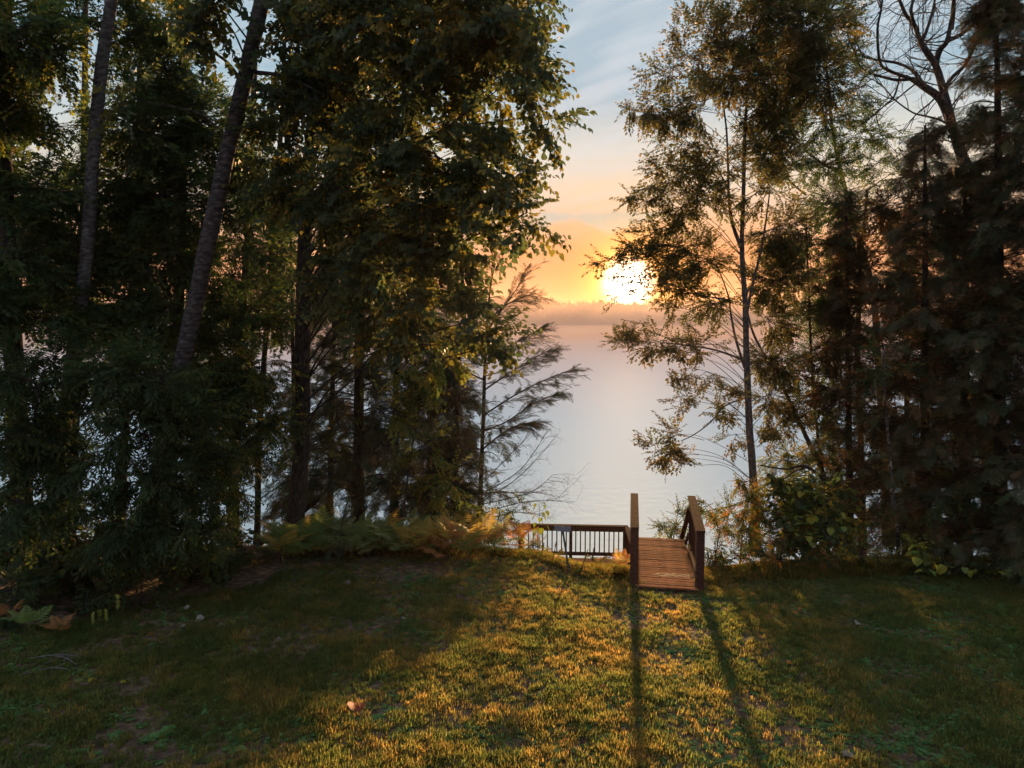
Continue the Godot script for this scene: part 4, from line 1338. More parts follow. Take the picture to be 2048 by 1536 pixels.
func build_right_trees() -> void:
	rng.seed = 201
	var g := "trees of the right grove"
	# 1 maple in front of the water
	var t := new_tree("maple_tree", "slender forked maple standing right of the gap, its left branches before the sun", "tree", P([1512, 1110, 16.2, 1508, 980, 16.2, 1498, 840, 16.2, 1493, 700, 16.2, 1490, 600, 16.2, 1484, 500, 16.2, 1487, 380, 16.1, 1490, 260, 16.0, 1500, 120, 15.9, 1515, 0, 15.8]), 0.105, 0.02, M.bark_grey, [Color(0.080, 0.090, 0.030), Color(0.105, 0.092, 0.032), Color(0.072, 0.080, 0.030), Color(0.13, 0.098, 0.030)])
	limb(t, P([1482, 495, 16.2, 1466, 450, 16.1, 1458, 400, 16.0, 1456, 330, 15.9, 1452, 250, 15.8, 1440, 170, 15.7]), 0.05, 0.014)
	limb(t, P([1491, 640, 16.2, 1505, 570, 16.1, 1522, 500, 16.0, 1532, 440, 15.9, 1540, 380, 15.9]), 0.04, 0.014)
	limb(t, P([1489, 735, 16.2, 1472, 680, 16.0, 1462, 630, 15.8, 1456, 590, 15.7, 1440, 545, 15.6]), 0.035, 0.012)
	limb(t, P([1487, 720, 16.2, 1430, 700, 15.8, 1370, 690, 15.4, 1320, 685, 15.1]), 0.03, 0.01)
	limb(t, P([1487, 797, 16.2, 1450, 812, 15.9, 1420, 845, 15.6, 1390, 868, 15.4, 1362, 882, 15.3]), 0.022, 0.010, "hanging_limb")
	limb(t, P([1457, 380, 16.0, 1430, 330, 15.7, 1400, 300, 15.5, 1370, 280, 15.4]), 0.022, 0.008)
	limb(t, P([1458, 600, 15.7, 1400, 590, 15.4, 1340, 575, 15.2, 1280, 565, 15.0]), 0.022, 0.006)
	clumps(t, [
		# crown, top
		[1570, 30, 15.6, 80, 60], [1640, 60, 15.6, 70, 60], [1500, 60, 15.6, 60, 60], [1420, 70, 15.4, 60, 45], [1365, 60, 15.2, 26, 24, 0.7], [1385, 120, 15.3, 60, 40], [1345, 140, 15.1, 28, 26, 0.8], [1460, 150, 15.5, 70, 55], [1550, 140, 15.7, 80, 60], [1640, 160, 15.7, 70, 60],
		[1320, 150, 15.0, 26, 18, 0.7], [1400, 210, 15.4, 65, 45], [1300, 215, 15.0, 40, 24], [1262, 218, 14.8, 18, 10, 0.8], [1335, 225, 15.1, 45, 30], [1480, 240, 15.6, 60, 50, 0.8], [1560, 250, 15.8, 70, 55], [1370, 285, 15.3, 55, 24, 0.7], [1420, 300, 15.5, 50, 35, 0.7],
		# middle tiers
		[1330, 335, 15.1, 30, 20, 0.9], [1370, 360, 15.3, 55, 30, 0.8], [1400, 395, 15.4, 70, 35, 0.8], [1310, 375, 15.0, 30, 20, 0.8], [1290, 400, 14.9, 34, 13, 0.9], [1262, 397, 14.8, 18, 8, 0.9], [1345, 430, 15.2, 55, 28, 0.8], [1300, 440, 14.9, 22, 12, 0.7], [1430, 340, 15.6, 40, 40, 0.6], [1530, 380, 15.8, 60, 60, 0.8],
		[1290, 470, 14.9, 30, 14, 0.9], [1340, 490, 15.1, 60, 26], [1270, 500, 14.8, 34, 18], [1225, 518, 14.6, 26, 10, 0.9], [1205, 530, 14.5, 14, 7], [1320, 530, 15.0, 60, 28], [1400, 520, 15.3, 60, 40, 0.9], [1250, 560, 14.8, 28, 10, 0.5], [1300, 575, 15.0, 40, 16, 0.7], [1240, 590, 14.8, 20, 8, 0.6], [1360, 580, 15.2, 55, 30], [1420, 610, 15.5, 50, 30, 0.9], [1350, 620, 15.2, 40, 16, 0.7],
		# lower tiers
		[1275, 655, 14.9, 34, 16], [1255, 685, 14.8, 24, 16, 0.9], [1300, 690, 15.0, 50, 20], [1350, 700, 15.2, 55, 30], [1400, 690, 15.4, 55, 34, 0.8], [1340, 745, 15.2, 40, 24], [1360, 785, 15.3, 36, 20, 0.9], [1330, 770, 15.2, 22, 14, 0.8], [1410, 750, 15.5, 50, 30, 0.8], [1345, 805, 15.3, 14, 12, 0.7], [1440, 780, 15.7, 40, 24, 0.7], [1455, 830, 15.9, 22, 24, 0.7], [1470, 870, 15.9, 22, 26, 0.7],
		[1345, 870, 15.3, 24, 14], [1335, 900, 15.3, 26, 16], [1310, 900, 15.2, 20, 10, 0.8], [1335, 928, 15.3, 16, 10], [1358, 915, 15.4, 14, 8, 0.7]], 80.0, 0.80, 0.0, 0.009, 1.1)
	clumps(t, [[1545, 300, 16.2, 60, 50], [1560, 460, 16.5, 60, 50], [1570, 560, 16.5, 55, 50], [1520, 560, 16.4, 40, 40, 0.6], [1530, 720, 16.5, 40, 40, 0.7], [1540, 640, 16.4, 45, 40, 0.8], [1560, 720, 16.6, 50, 40, 0.7], [1540, 790, 16.6, 40, 40, 0.6], [1590, 650, 16.8, 45, 50, 0.8], [1600, 800, 17.0, 40, 50, 0.6], [1560, 850, 16.8, 40, 30, 0.6], [1520, 890, 16.4, 30, 20, 0.4]], 112.0, 0.76, 0.0, 0.009)
	finish(t, S.maple, M.leaf)

	# 2 leaning companion and 3 thin one at its foot
	t = new_tree("maple_tree", "thin trunk curving up to the left behind the forked maple", "tree", P([1690, 1100, 17.5, 1650, 960, 17.3, 1620, 890, 17.2, 1592, 830, 17.1, 1564, 770, 17.0, 1535, 720, 17.0, 1506, 665, 17.0, 1490, 600, 16.9]), 0.075, 0.02, M.bark_grey, YELLOWISH)
	limb(t, P([1592, 832, 17.1, 1570, 838, 16.9, 1548, 860, 16.7]), 0.02, 0.006)
	clumps(t, [[1570, 920, 16.8, 50, 30], [1610, 930, 17.0, 40, 30], [1650, 900, 17.2, 40, 40, 0.7], [1555, 960, 16.8, 40, 25]], 60.0, 0.66, 0.3, 0.008)
	finish(t, S.maple, M.leaf)
	t = new_tree("birch_tree", "thin upright dark stem just right of the curving maple trunk", "tree", P([1660, 1080, 17.2, 1645, 940, 17.2, 1634, 860, 17.2, 1624, 740, 17.2, 1618, 600, 17.2, 1612, 450, 17.2]), 0.05, 0.02, M.bark_dark, GREEN)
	clumps(t, [[1620, 480, 17.0, 55, 60, 0.8], [1640, 600, 17.2, 45, 60, 0.8], [1650, 720, 17.2, 45, 50, 0.8], [1590, 540, 17.0, 40, 40, 0.8], [1660, 400, 17.2, 50, 50, 0.8], [1670, 540, 17.4, 40, 60], [1660, 650, 17.4, 40, 50], [1600, 620, 17.2, 40, 40], [1650, 820, 17.3, 40, 50], [1600, 740, 17.2, 40, 40, 0.7], [1670, 900, 17.4, 40, 50]], 112.0, 0.78, 0.1, 0.010)
	finish(t, S.small, M.leaf)

	# 4 tall pale poplar behind, whose crown rises above
	t = new_tree("poplar_tree", "tall pale barked poplar behind the maple, its grey limbs forking right of the maple's crown", "tree", P([1776, 1090, 19.0, 1765, 860, 19.0, 1755, 700, 19.0, 1742, 565, 19.0, 1706, 437, 18.9, 1688, 370, 18.8, 1672, 300, 18.7, 1660, 220, 18.6, 1650, 100, 18.5]), 0.11, 0.03, M.bark_birch, GREEN)
	limb(t, P([1678, 342, 18.8, 1650, 330, 18.6, 1625, 312, 18.5, 1605, 295, 18.4, 1580, 262, 18.3]), 0.045, 0.014)
	limb(t, P([1612, 390, 18.9, 1580, 362, 18.7, 1555, 325, 18.5, 1537, 290, 18.4]), 0.03, 0.012)
	clumps(t, [[1590, -20, 18.0, 80, 50], [1560, 100, 18.0, 80, 60], [1690, 110, 18.2, 45, 50, 0.9], [1710, 190, 18.2, 45, 50, 0.8], [1650, 240, 18.2, 60, 50], [1590, 210, 18.0, 60, 50], [1720, 270, 18.4, 40, 40, 0.7], [1640, 330, 18.4, 70, 40, 0.8], [1750, 330, 18.6, 45, 40, 0.6], [1570, 330, 18.2, 60, 40, 0.8], [1690, 420, 18.6, 60, 40, 0.9], [1660, 20, 18.2, 50, 40, 0.9], [1780, 270, 18.6, 40, 30, 0.4], [1800, 360, 18.6, 50, 40, 0.5]], 92.0, 0.85, 0.1, 0.014)
	finish(t, S.small, M.leaf)

	# 5 dead bare oak
	rng.seed = 221
	t = new_tree("dead_tree", "bare dead tree with forking leafless limbs against the sky at upper right", "tree", P([1985, 1080, 18.2, 1980, 800, 18.2, 1975, 560, 18.2, 1972, 420, 18.2, 1968, 362, 18.2]), 0.24, 0.17, M.bark_dark, GREEN, "", 12)
	var db := Build.new()
	for s in [
		[1975, 380, 1945, 350, 1925, 315, 1905, 255, 1882, 200, 1850, 175, 1824, 158, 0.12], [1905, 255, 1893, 205, 1878, 150, 1872, 128, 1880, 100, 1894, 82, 1902, 40, 0.08], [1902, 60, 1906, 30, 1908, 0, 1912, -40, 1914, -80, 1915, -110, 1916, -140, 0.045],
		[1872, 130, 1858, 110, 1846, 92, 1836, 70, 1829, 50, 1812, 30, 1797, -5, 0.06], [1846, 92, 1842, 86, 1850, 70, 1860, 40, 1868, 10, 1872, -20, 1875, -60, 0.035], [1824, 158, 1800, 150, 1780, 142, 1760, 125, 1755, 60, 1762, 20, 1768, -30, 0.035],
		[1824, 158, 1795, 160, 1770, 155, 1745, 148, 1725, 138, 1715, 120, 1695, 68, 0.03], [1850, 175, 1830, 145, 1800, 128, 1770, 122, 1745, 118, 1725, 110, 1708, 72, 0.03], [1905, 255, 1880, 240, 1850, 232, 1825, 225, 1790, 200, 1768, 175, 1752, 165, 0.02],
		[1975, 380, 1995, 345, 2012, 325, 2030, 300, 2048, 272, 2070, 240, 2090, 200, 0.12], [1894, 82, 1920, 70, 1945, 50, 1970, 20, 1985, -5, 1995, -30, 2005, -60, 0.04], [1882, 200, 1900, 160, 1930, 130, 1950, 90, 1965, 60, 1980, 30, 1990, 0, 0.04],
		[1800, 150, 1790, 190, 1770, 210, 1758, 222, 1750, 228, 1746, 232, 1742, 236, 0.015], [1829, 50, 1822, 20, 1830, -10, 1838, -40, 1842, -70, 1845, -90, 1846, -110, 0.03]]:
		var pts := []
		for k in 7:
			pts.append(at(s[k * 2], s[k * 2 + 1], 18.2 - 0.25 * sin(k * 1.3 + s[0])))
		var line := curve(pts, 4)
		var rad: float = s[14]
		tube(db, line.map(func(p): return p - t.root.position), range(line.size()).map(func(k): return lerpf(rad, rad * 0.4, k / 24.0) * 1.4), 7, 0.12)
		for k in int(7 + 80 * rad):
			var q: Vector3 = line[rng.randi_range(8, 24)]
			bare(db, q, rvec().normalized() + Vector3(-0.3, 0.2, 0), R(0.5, 1.3), 0.012 + rad * 0.10, 2, t.root.position, 0.3)
	part("bare_limbs", db.done(), M.bark_dark, t.root)
	finish(t, S.small, M.leaf)

	# 6 cedars, the dark wall at right
	rng.seed = 231
	for s in [
		[[1700, 1110, 16.5, 1698, 900, 16.5, 1696, 700, 16.5, 1694, 520, 16.5, 1692, 380, 16.5], 0.10, "dark cedar at the left end of the cedar wall, right of the maple", 1.25, 84],
		[[1850, 1120, 14.6, 1850, 900, 14.6, 1850, 650, 14.6, 1850, 420, 14.6, 1850, 250, 14.6], 0.13, "tall dark cedar in the middle of the cedar wall", 1.5, 115],
		[[1930, 1125, 15.2, 1930, 850, 15.2, 1930, 560, 15.2, 1930, 420, 15.2, 1928, 330, 15.2], 0.13, "tall cedar before the dead tree's trunk", 1.35, 115],
		[[2000, 1130, 14.0, 2000, 850, 14.0, 1998, 560, 14.0, 1996, 280, 14.0, 1993, 60, 14.0, 1990, -10, 14.0], 0.14, "tallest cedar with a pointed top near the right picture edge", 1.35, 170],
		[[2080, 1135, 13.0, 2080, 850, 13.0, 2078, 560, 13.0, 2076, 300, 13.0, 2074, 80, 13.0], 0.14, "dark cedar cut by the right picture edge", 1.6, 130],
		[[2230, 1140, 13.6, 2230, 800, 13.6, 2228, 400, 13.6, 2226, 100, 13.6], 0.14, "cedar just outside the right picture edge", 1.6, 110],
		[[1815, 1110, 18.0, 1814, 850, 18.0, 1812, 600, 18.0, 1810, 420, 18.0], 0.10, "cedar behind the gap between the middle cedars", 1.6, 80]]:
		t = new_tree("cedar_tree", s[2], "tree", P(s[0]), s[1], 0.02, M.bark_dark, CEDAR_TONE, g, 9)
		boughs(t, 0.04, 1.0, int(s[4] * 1.35), s[3] * 1.3, 0.2, 0.95, 0.2, 2.2)
		finish(t, S.cedar, M.needle)

	t = new_tree("oak_tree", "oak in reddish brown leaf mingled with the cedars at the left of the cedar wall", "tree", P([1725, 1105, 17.4, 1722, 900, 17.4, 1716, 700, 17.4, 1722, 520, 17.4, 1735, 380, 17.4]), 0.10, 0.03, M.bark_dark, [Color(0.075, 0.060, 0.024), Color(0.090, 0.055, 0.026), Color(0.055, 0.062, 0.022), Color(0.11, 0.055, 0.025)])
	clumps(t, [[1690, 470, 16.6, 55, 40], [1760, 430, 16.6, 55, 40], [1720, 540, 16.2, 60, 40], [1800, 500, 16.6, 50, 40], [1670, 600, 16.4, 50, 45], [1760, 620, 15.4, 60, 40], [1700, 680, 15.8, 55, 45], [1830, 600, 15.0, 50, 40, 0.8], [1680, 780, 15.8, 50, 50], [1760, 740, 15.0, 60, 45], [1840, 720, 14.2, 55, 40, 0.7], [1720, 860, 15.2, 60, 45], [1800, 850, 14.6, 55, 40, 0.7], [1900, 640, 14.6, 50, 45, 0.7], [1900, 480, 14.8, 45, 40, 0.7], [1860, 400, 15.6, 45, 35, 0.7], [1700, 960, 15.0, 55, 40, 0.8], [1780, 960, 14.6, 60, 40, 0.7], [1880, 860, 13.6, 55, 45, 0.6], [1960, 760, 13.2, 55, 45, 0.6], [1960, 560, 13.6, 50, 40, 0.6], [2020, 660, 12.9, 50, 45, 0.6], [1640, 700, 16.8, 45, 45, 0.8], [1790, 400, 16.8, 50, 30, 0.7], [1830, 330, 16.8, 40, 25, 0.5]], 62.0, 0.8, 0.15, 0.012)
	finish(t, S.maple, M.leaf)

	# 7 thin white birch before the cedars
	t = new_tree("birch_tree", "thin white birch stem standing before the dark cedars", "tree", P([1797, 1125, 13.6, 1795, 1060, 13.6, 1786, 980, 13.6, 1779, 900, 13.6, 1772, 830, 13.6, 1768, 760, 13.6, 1766, 690, 13.6]), 0.035, 0.012, M.bark_white, GREEN)
	clumps(t, [[1790, 1060, 13.4, 25, 25, 0.5], [1770, 740, 13.6, 40, 50, 0.4], [1900, 990, 13.0, 40, 30, 0.5], [1930, 1010, 12.9, 30, 25, 0.5]], 40.0, 0.9, 0.3, 0.008)
	finish(t, S.maple, M.leaf)

	# 8 shrubs between ramp and cedars; sun glow is put into their orange tones
	rng.seed = 241
	var big_leaves := []
	for k in 4:
		var lb := Build.new()
		stalk(lb, Vector3(-0.4, 0.1, 0), Vector3.ZERO, 0.012)
		leaf(lb, Vector3.ZERO, Vector3(1, R(-0.3, 0.2), 0), Vector3.UP, 1.0, ROUND if k % 2 else HEART, R(0.1, 0.35), R(0.85, 1.05))
		big_leaves.append(lb.done())
	var big_mats := []
	for c in [Color(0.085, 0.13, 0.028), Color(0.15, 0.18, 0.03), Color(0.22, 0.21, 0.035)]:
		var bm := mat(c, 0.5)
		bm.cull_mode = BaseMaterial3D.CULL_DISABLED
		bm.backlight_enabled = true
		bm.backlight = (c * 4.0).linear_to_srgb()
		big_mats.append(bm)
	for s in [
		[[1480, 1135, 14.2, 1485, 1060, 14.2, 1495, 980, 14.2], "shrub in yellow green and orange leaf at the foot of the forked maple", AUTUMN_SUNLIT + YELLOWISH + YELLOWISH, S.small, 0.72, [[1500, 1000, 14.0, 45, 40, 0.6], [1540, 1020, 14.0, 50, 50], [1490, 1060, 13.9, 45, 40], [1550, 1090, 13.8, 50, 40], [1480, 960, 14.4, 25, 30, 0.5], [1455, 1030, 14.4, 35, 30, 0.5]]],
		[[1430, 1150, 13.2, 1432, 1110, 13.2, 1440, 1060, 13.2], "low orange and green leaved bush hugging the ramp's right post", AUTUMN_SUNLIT + YELLOWISH + GREEN, S.small, 0.7, [[1430, 1100, 13.2, 35, 35, 0.7], [1470, 1120, 13.2, 40, 30, 0.7], [1440, 1060, 13.4, 30, 30, 0.5]]],
		[[1610, 1135, 13.8, 1615, 1060, 13.8, 1620, 980, 13.8], "bush with big round yellow green leaves right of the forked maple", YELLOWISH + GREEN, S.broad, 0.8, [[1600, 1050, 13.6, 40, 35], [1640, 990, 13.8, 40, 30], [1670, 1050, 13.6, 40, 35], [1590, 980, 14.0, 40, 25], [1625, 1090, 13.5, 45, 30]]],
		[[1560, 1145, 13.2, 1562, 1110, 13.2, 1570, 1070, 13.2], "low mixed green and orange bush along the lawn edge right of the ramp", AUTUMN_SUNLIT + GREEN, S.small, 0.75, [[1530, 1115, 13.0, 45, 24], [1600, 1125, 13.0, 50, 22], [1650, 1120, 13.0, 40, 24], [1570, 1060, 13.6, 40, 30, 0.6]]],
		[[1085, 1112, 14.4, 1086, 1100, 14.4, 1088, 1085, 14.4], "low bush with sunlit gold put into its leaf colour, before the left end of the deck railing", AUTUMN_SUNLIT + YELLOWISH, S.small, 0.5, [[1075, 1092, 14.3, 34, 16, 0.9], [1110, 1100, 14.2, 26, 12, 0.9]]],  # sunlight on this bush and the next is put into the leaf tones
		[[1185, 1120, 13.9, 1186, 1110, 13.9, 1188, 1095, 13.9], "low bush with sunlit gold put into its leaf colour, before the middle of the deck railing, right of the sign", AUTUMN_SUNLIT + YELLOWISH, S.small, 0.5, [[1180, 1108, 13.8, 30, 12, 0.9], [1215, 1116, 13.7, 26, 11, 0.9]]],
		[[1340, 1150, 17.0, 1345, 1090, 17.0, 1352, 1050, 17.0], "small leafy shrub rising beyond the ramp between its handrails", GREEN + YELLOWISH, S.small, 0.8, [[1345, 1058, 16.8, 28, 24], [1355, 1030, 16.8, 20, 20, 0.7], [1322, 1052, 16.8, 16, 10, 0.7], [1420, 1020, 16.6, 30, 30, 0.7], [1400, 1010, 16.8, 20, 14, 0.5]]],
		[[1720, 1135, 13.4, 1722, 1110, 13.4, 1728, 1080, 13.4], "low dull green bush at the lawn edge under the cedars", GREEN + YELLOWISH, S.long, 0.6, [[1720, 1110, 13.0, 50, 24], [1690, 1080, 13.6, 40, 40, 0.7], [1780, 1120, 12.9, 40, 16, 0.7]]],
		[[1835, 1140, 12.8, 1836, 1115, 12.8, 1838, 1095, 12.8], "single maple seedling with broad leaves at the lawn edge under the cedars", YELLOWISH, S.broad, 0.7, [[1836, 1105, 12.7, 20, 16]]],
		[[1890, 1148, 12.6, 1892, 1140, 12.6, 1895, 1130, 12.6], "low green broad leaved patch at the lawn edge, right of the seedling", GREEN, S.broad, 0.65, [[1880, 1138, 12.5, 40, 10], [1930, 1142, 12.4, 30, 8]]],
		[[2020, 1150, 12.4, 2022, 1140, 12.4, 2025, 1130, 12.4], "low green leafy patch at the lawn edge by the right picture edge", GREEN, S.broad, 0.65, [[2020, 1138, 12.2, 40, 10], [2060, 1145, 12.0, 30, 10]]]]:
		t = new_tree("shrub", s[1], "shrub", P(s[0]), 0.022, 0.008, M.bark_dark, s[2])
		clumps(t, s[5], 98.0, s[4], 0.2, 0.008)
		finish(t, s[3], M.leaf)
		if s[3] == S.broad:                             # its largest leaves, one by one
			for k in (46 if s[0][0] == 1610 else 9):
				var c: Array = s[5][rng.randi() % s[5].size()]
				var o := rvec()
				var q := at(c[0] + o.x * c[3], c[1] + o.y * c[4], c[2] - 0.25 - 0.25 * absf(o.z))
				var lf := part("leaf", big_leaves[rng.randi() % 4], big_mats[rng.randi() % 3], t.root)
				lf.position = q - t.root.position
				lf.basis = (Basis(Vector3.UP, R(0, TAU)) * Basis(Vector3.BACK, R(-0.9, 0.2))).scaled(Vector3.ONE * R(0.11, 0.19))
	var bb := Build.new()                              # dark dead limb behind the big leaved bush
	var bp := P([1652, 965, 15.0, 1625, 940, 15.0, 1600, 932, 15.0, 1570, 938, 15.0, 1520, 930, 15.0])
	tube(bb, curve(bp, 5).map(func(p): return p - bp[0]), range(21).map(func(k): return lerpf(0.045, 0.012, k / 20.0)), 7, 0.2)
	var bp2 := P([1610, 935, 15.0, 1580, 948, 14.9, 1560, 965, 14.8])
	tube(bb, curve(bp2, 4).map(func(p): return p - bp[0]), range(9).map(func(k): return lerpf(0.025, 0.008, k / 8.0)), 6, 0.2)
	var bo := part("dead_branch", bb.done(), M.bark_dark, self)
	bo.position = bp[0]
	tag(bo, "crooked dark dead branch behind the big leaved bush at right", "branch")

# ------------------------------------------------------------------ ferns and undergrowth
func build_ferns() -> void:
	rng.seed = 301
	var fm := []
	for k in 4:
		fm.append(frond(R(0.75, 0.95), 17, 0.36, R(0.3, 0.5)))
	var tone := {"green": Color(0.095, 0.135, 0.036), "pale": Color(0.17, 0.19, 0.085), "gold": Color(0.28, 0.20, 0.045), "rust": Color(0.24, 0.11, 0.038)}  # the gold tone puts low sunlight into the frond colour
	var mats := {}
	for k in tone:
		var m := mat(tone[k], 0.65)
		m.cull_mode = BaseMaterial3D.CULL_DISABLED
		m.backlight_enabled = true
		m.backlight = (tone[k] * 2.2).linear_to_srgb()
		mats[k] = m
	var spots := [
		[60, 1268, "green", 0.5, "bright green fern standing alone at the left front of the undergrowth"], [122, 1272, "rust", 0.36, "small rust brown fern right of the bright green fern"], [18, 1250, "rust", 0.45, "small brown fern at the left picture edge"],
		[430, 1150, "green", 0.6, "dark fern in the shade below the leaning cherry"], [470, 1118, "gold", 0.55, "single golden fern against the dark trunks, left of the poplar trunk"]]
	for k in 110:
		var px := lerpf(560, 1075, (k + R(0, 1)) / 110.0)
		var lo := lin([560, 1128, 640, 1122, 760, 1112, 900, 1122, 1000, 1108, 1075, 1100], px)
		var kind: String = ["green", "pale", "green", "gold"][rng.randi() % 4] if px < 820 else ["green", "pale", "gold", "green", "gold", "rust"][rng.randi() % 6]  # more golden fronds towards the right, coloured as if sunlit
		spots.append([px, lo - R(-4, 34), kind, R(0.6, 1.0), "%s bracken fern %s" % [{"green": "green", "pale": "pale silvery", "gold": "golden", "rust": "rust brown"}[kind], ["at the shaded left end of the fern bank", "in the fern bank below the stout cedar trunk", "in the middle of the fern bank", "in the fern bank under the bushy cedar", "at the sunlit right end of the fern bank", "between the fern bank and the deck railing"][clampi(int((px - 560) / 86.0), 0, 5)]]])
	for k in 16:
		var px := R(1060, 1255)
		var kind: String = ["gold", "rust", "gold", "pale"][rng.randi() % 4]
		spots.append([px, lin([1060, 1108, 1150, 1112, 1255, 1150], px) - R(0, 16), kind, R(0.35, 0.6), "small %s bracken fern %s" % [{"gold": "golden", "rust": "rust brown", "pale": "pale"}[kind], ["before the left end of the deck railing", "beside the leaning sign", "between the sign and the ramp's left post"][clampi(int((px - 1060) / 65.0), 0, 2)]]])
	for s in spots:
		var p := on_ground(s[0], s[1])
		var label: String = s[4]
		var t := thing("fern", label, "fern", p, "" if s[0] < 500 else label.replace("fern ", "ferns "))
		t.scale = Vector3.ONE * s[3]
		var n := rng.randi_range(5, 8)
		var g0 := R(0, TAU)
		for j in n:
			var o := part("frond", fm[rng.randi() % 4], mats[s[2]], t)
			o.position = Vector3(0, 0.0, 0)
			var h := R(0.1, 0.5)
			o.basis = Basis(Vector3.UP, g0 + TAU * j / n + R(-0.3, 0.3)) * Basis(Vector3.BACK, R(0.45, 1.15)) * Basis(Vector3.RIGHT, R(-0.4, 0.4))
			o.position.y = h * 0.5
			var sb := Build.new()
			tube(sb, [Vector3(0, -0.15, 0), Vector3(0, h * 0.5, 0)], [0.005, 0.004], 4)
			if j == 0:
				part("stalk", sb.done(), M.stem, t)

func plant(called: String, label: String, px: float, py: float, height: float, leaves: Array, m: Material, shape: Array, lean := Vector3.ZERO) -> void:
	var p := on_ground(px, py)
	var t := thing(called, label, "plant", p)
	var b := Build.new()
	var top := Vector3(lean.x, height, lean.z)
	tube(b, [Vector3(0, -0.1, 0), top * 0.5 + Vector3(0.01, 0, 0), top], [0.007, 0.005, 0.003], 5)
	part("stem", b.done(), M.stem, t)
	for l in leaves:                       # height share, turn, length
		var lb := Build.new()
		var o := Vector3(cos(l[1]), 0, sin(l[1]))
		stalk(lb, Vector3.ZERO, o * l[2] * 0.7 + Vector3(0, l[2] * 0.3, 0), 0.003)
		leaf(lb, o * l[2] * 0.7 + Vector3(0, l[2] * 0.3, 0), o * 0.6 + Vector3(0, -0.7, 0), Vector3.UP + o * 0.5, l[2], shape, 0.25)
		var q := part("leaf", lb.done(), m, t)
		q.position = top * l[0]

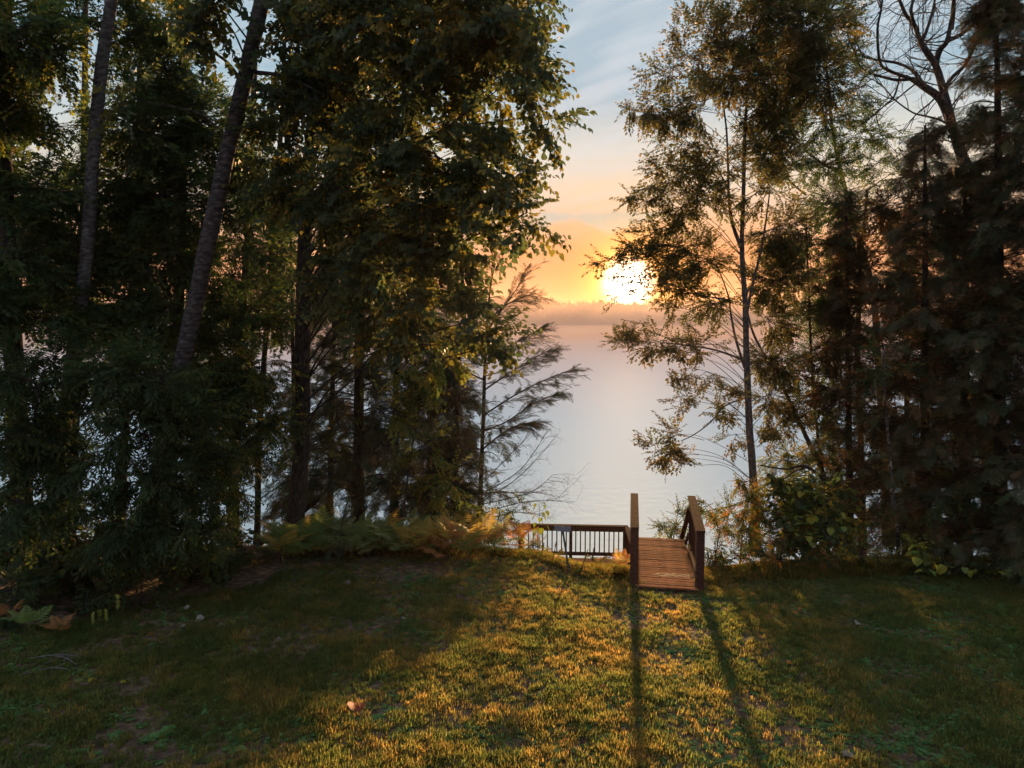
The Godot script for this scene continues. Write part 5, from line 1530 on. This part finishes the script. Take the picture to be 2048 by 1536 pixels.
func build_undergrowth() -> void:
	rng.seed = 321
	var green := mat(Color(0.055, 0.085, 0.022), 0.55)
	green.backlight_enabled = true
	green.backlight = Color(0.55, 0.62, 0.12)
	green.cull_mode = BaseMaterial3D.CULL_DISABLED
	var yellow := green.duplicate()
	yellow.albedo_color = Color(0.16, 0.16, 0.03).linear_to_srgb()
	plant("sapling", "young poplar sapling with large hanging leaves before the left end of the deck railing", 1078, 1108, 1.02, [[1.0, 0.2, 0.11], [0.98, 2.6, 0.10], [0.93, 5.8, 0.12], [0.88, 3.3, 0.11], [0.8, 0.6, 0.11], [0.72, 3.6, 0.12], [0.70, 5.9, 0.12], [0.6, 2.5, 0.11], [0.5, 1.4, 0.15], [0.45, 4.0, 0.13]], green, HEART)
	plant("sapling", "second leafy stem close right of the young poplar sapling", 1084, 1110, 0.85, [[1.0, 0.4, 0.12], [0.95, 5.6, 0.13], [0.85, 2.0, 0.10], [0.62, 0.0, 0.13], [0.5, 3.0, 0.14]], yellow, HEART)
	plant("wild_plant", "tall thin weed with small round leaves standing above the middle of the deck railing", 1166, 1118, 1.05, range(12).map(func(k): return [1.0 - k * 0.06, k * 2.4, 0.035]), green, ROUND)
	plant("wild_plant", "thin branched weed above the deck railing, right of the tall one", 1176, 1118, 0.75, range(9).map(func(k): return [1.0 - k * 0.08, k * 2.4, 0.035]), green, ROUND)
	plant("wild_plant", "leafy weed above the right half of the deck railing", 1200, 1122, 0.80, range(9).map(func(k): return [1.0 - k * 0.08, k * 2.4 + 1.0, 0.06]), green, OVAL)
	plant("wild_plant", "leafy weed climbing before the balusters at the right of the deck", 1235, 1135, 0.6, range(9).map(func(k): return [1.0 - k * 0.09, k * 2.4 + 0.5, 0.055]), green, OVAL)
	plant("seedling", "seedling with pale yellow leaves at the left front of the undergrowth", 200, 1252, 0.22, range(8).map(func(k): return [1.0 - k * 0.08, k * 2.1, 0.09]), yellow, OVAL)
	plant("seedling", "taller yellow leaved seedling right of the first, in the left undergrowth", 232, 1232, 0.32, range(9).map(func(k): return [1.0 - k * 0.08, k * 2.1 + 0.7, 0.085]), yellow, OVAL)
	plant("wild_plant", "upright yellow green shoot rising above the fern bank", 742, 1110, 0.75, range(12).map(func(k): return [1.0 - k * 0.05, k * 2.4, 0.08]), yellow, LONG)
	plant("wild_plant", "small upright weed at the lawn edge under the tall cedars", 1880, 1140, 0.28, range(8).map(func(k): return [1.0 - k * 0.1, k * 2.4, 0.05]), green, OVAL)
	plant("wild_plant", "thin upright weed at the lawn edge near the right picture edge", 1998, 1145, 0.30, range(8).map(func(k): return [1.0 - k * 0.1, k * 2.4, 0.045]), yellow, OVAL)
	# low bushes along the left wood's edge
	for s in [
		[60, 1060, 12.4, 110, 60, "dark leafy bush filling the shade behind the left edge trunk"], [200, 1090, 12.6, 100, 60, "dark leafy bush filling the shade between birch and cherry"], [330, 1080, 13.2, 90, 60, "dark leafy bush behind the foot of the leaning cherry"], [430, 1070, 14.2, 70, 50, "dark leafy bush in the gap between cherry and poplar, over the water"], [20, 1230, 9.8, 70, 30, "leafy dark patch at the left edge beside the bright fern"], [240, 1195, 10.5, 90, 36, "leafy dark patch behind the taller yellow seedling"],
		[30, 1180, 10.2, 90, 50, "dark low bush at the left picture edge behind the ferns"], [150, 1160, 10.8, 90, 45, "dark low bush below the pale birch"], [270, 1150, 11.2, 80, 40, "dark low bush at the foot of the leaning cherry"],
		[380, 1130, 11.8, 70, 35, "dark low bush right of the cherry's foot"], [480, 1110, 12.8, 60, 30, "low bush left of the poplar's foot"], [560, 1112, 13.0, 50, 24, "small leafy bush at the poplar's foot"], [280, 1205, 10.6, 50, 22, "small green bush at the front of the left undergrowth"], [170, 1232, 10.0, 60, 20, "low leafy patch behind the yellow seedlings"], [450, 1140, 12.0, 60, 18, "low leafy patch along the wood's edge at left"], [90, 1100, 11.6, 90, 50, "tangled dark bush between the left trunks"]]:
		var p := grounded(at(s[0], s[1], s[2]), 0.05)
		var t := new_tree("bush", s[5], "bush", [p, p + Vector3(0.02, 0.2, 0), p + Vector3(0.05, 0.45, 0)], 0.015, 0.006, M.bark_dark, GREEN + [Color(0.09, 0.07, 0.02)])
		clumps(t, [[s[0], s[1], s[2], s[3], s[4]]], 55.0, 0.85, 0.3, 0.0)
		finish(t, S.broad if rng.randi() % 3 == 0 else S.long, M.leaf)

# ------------------------------------------------------------------ everything
func _ready() -> void:
	bump_noise.seed = 3
	bump_noise.frequency = 0.05
	clump_noise.seed = 5
	clump_noise.frequency = 0.5
	patch_noise.seed = 9
	patch_noise.frequency = 0.55
	var cam := Camera3D.new()
	cam.name = "camera"
	cam.fov = rad_to_deg(2.0 * atan(768.0 / LENS))
	cam.position = EYE
	cam.rotation.x = -tilt
	cam.near = 0.1
	cam.far = 4000.0
	cam.current = true
	add_child(cam)
	make_sky()
	make_materials()
	make_sprays()
	build_ground()
	build_lawn()
	build_timber()
	build_left_trees()
	build_right_trees()
	build_ferns()
	build_undergrowth()
	build_litter()
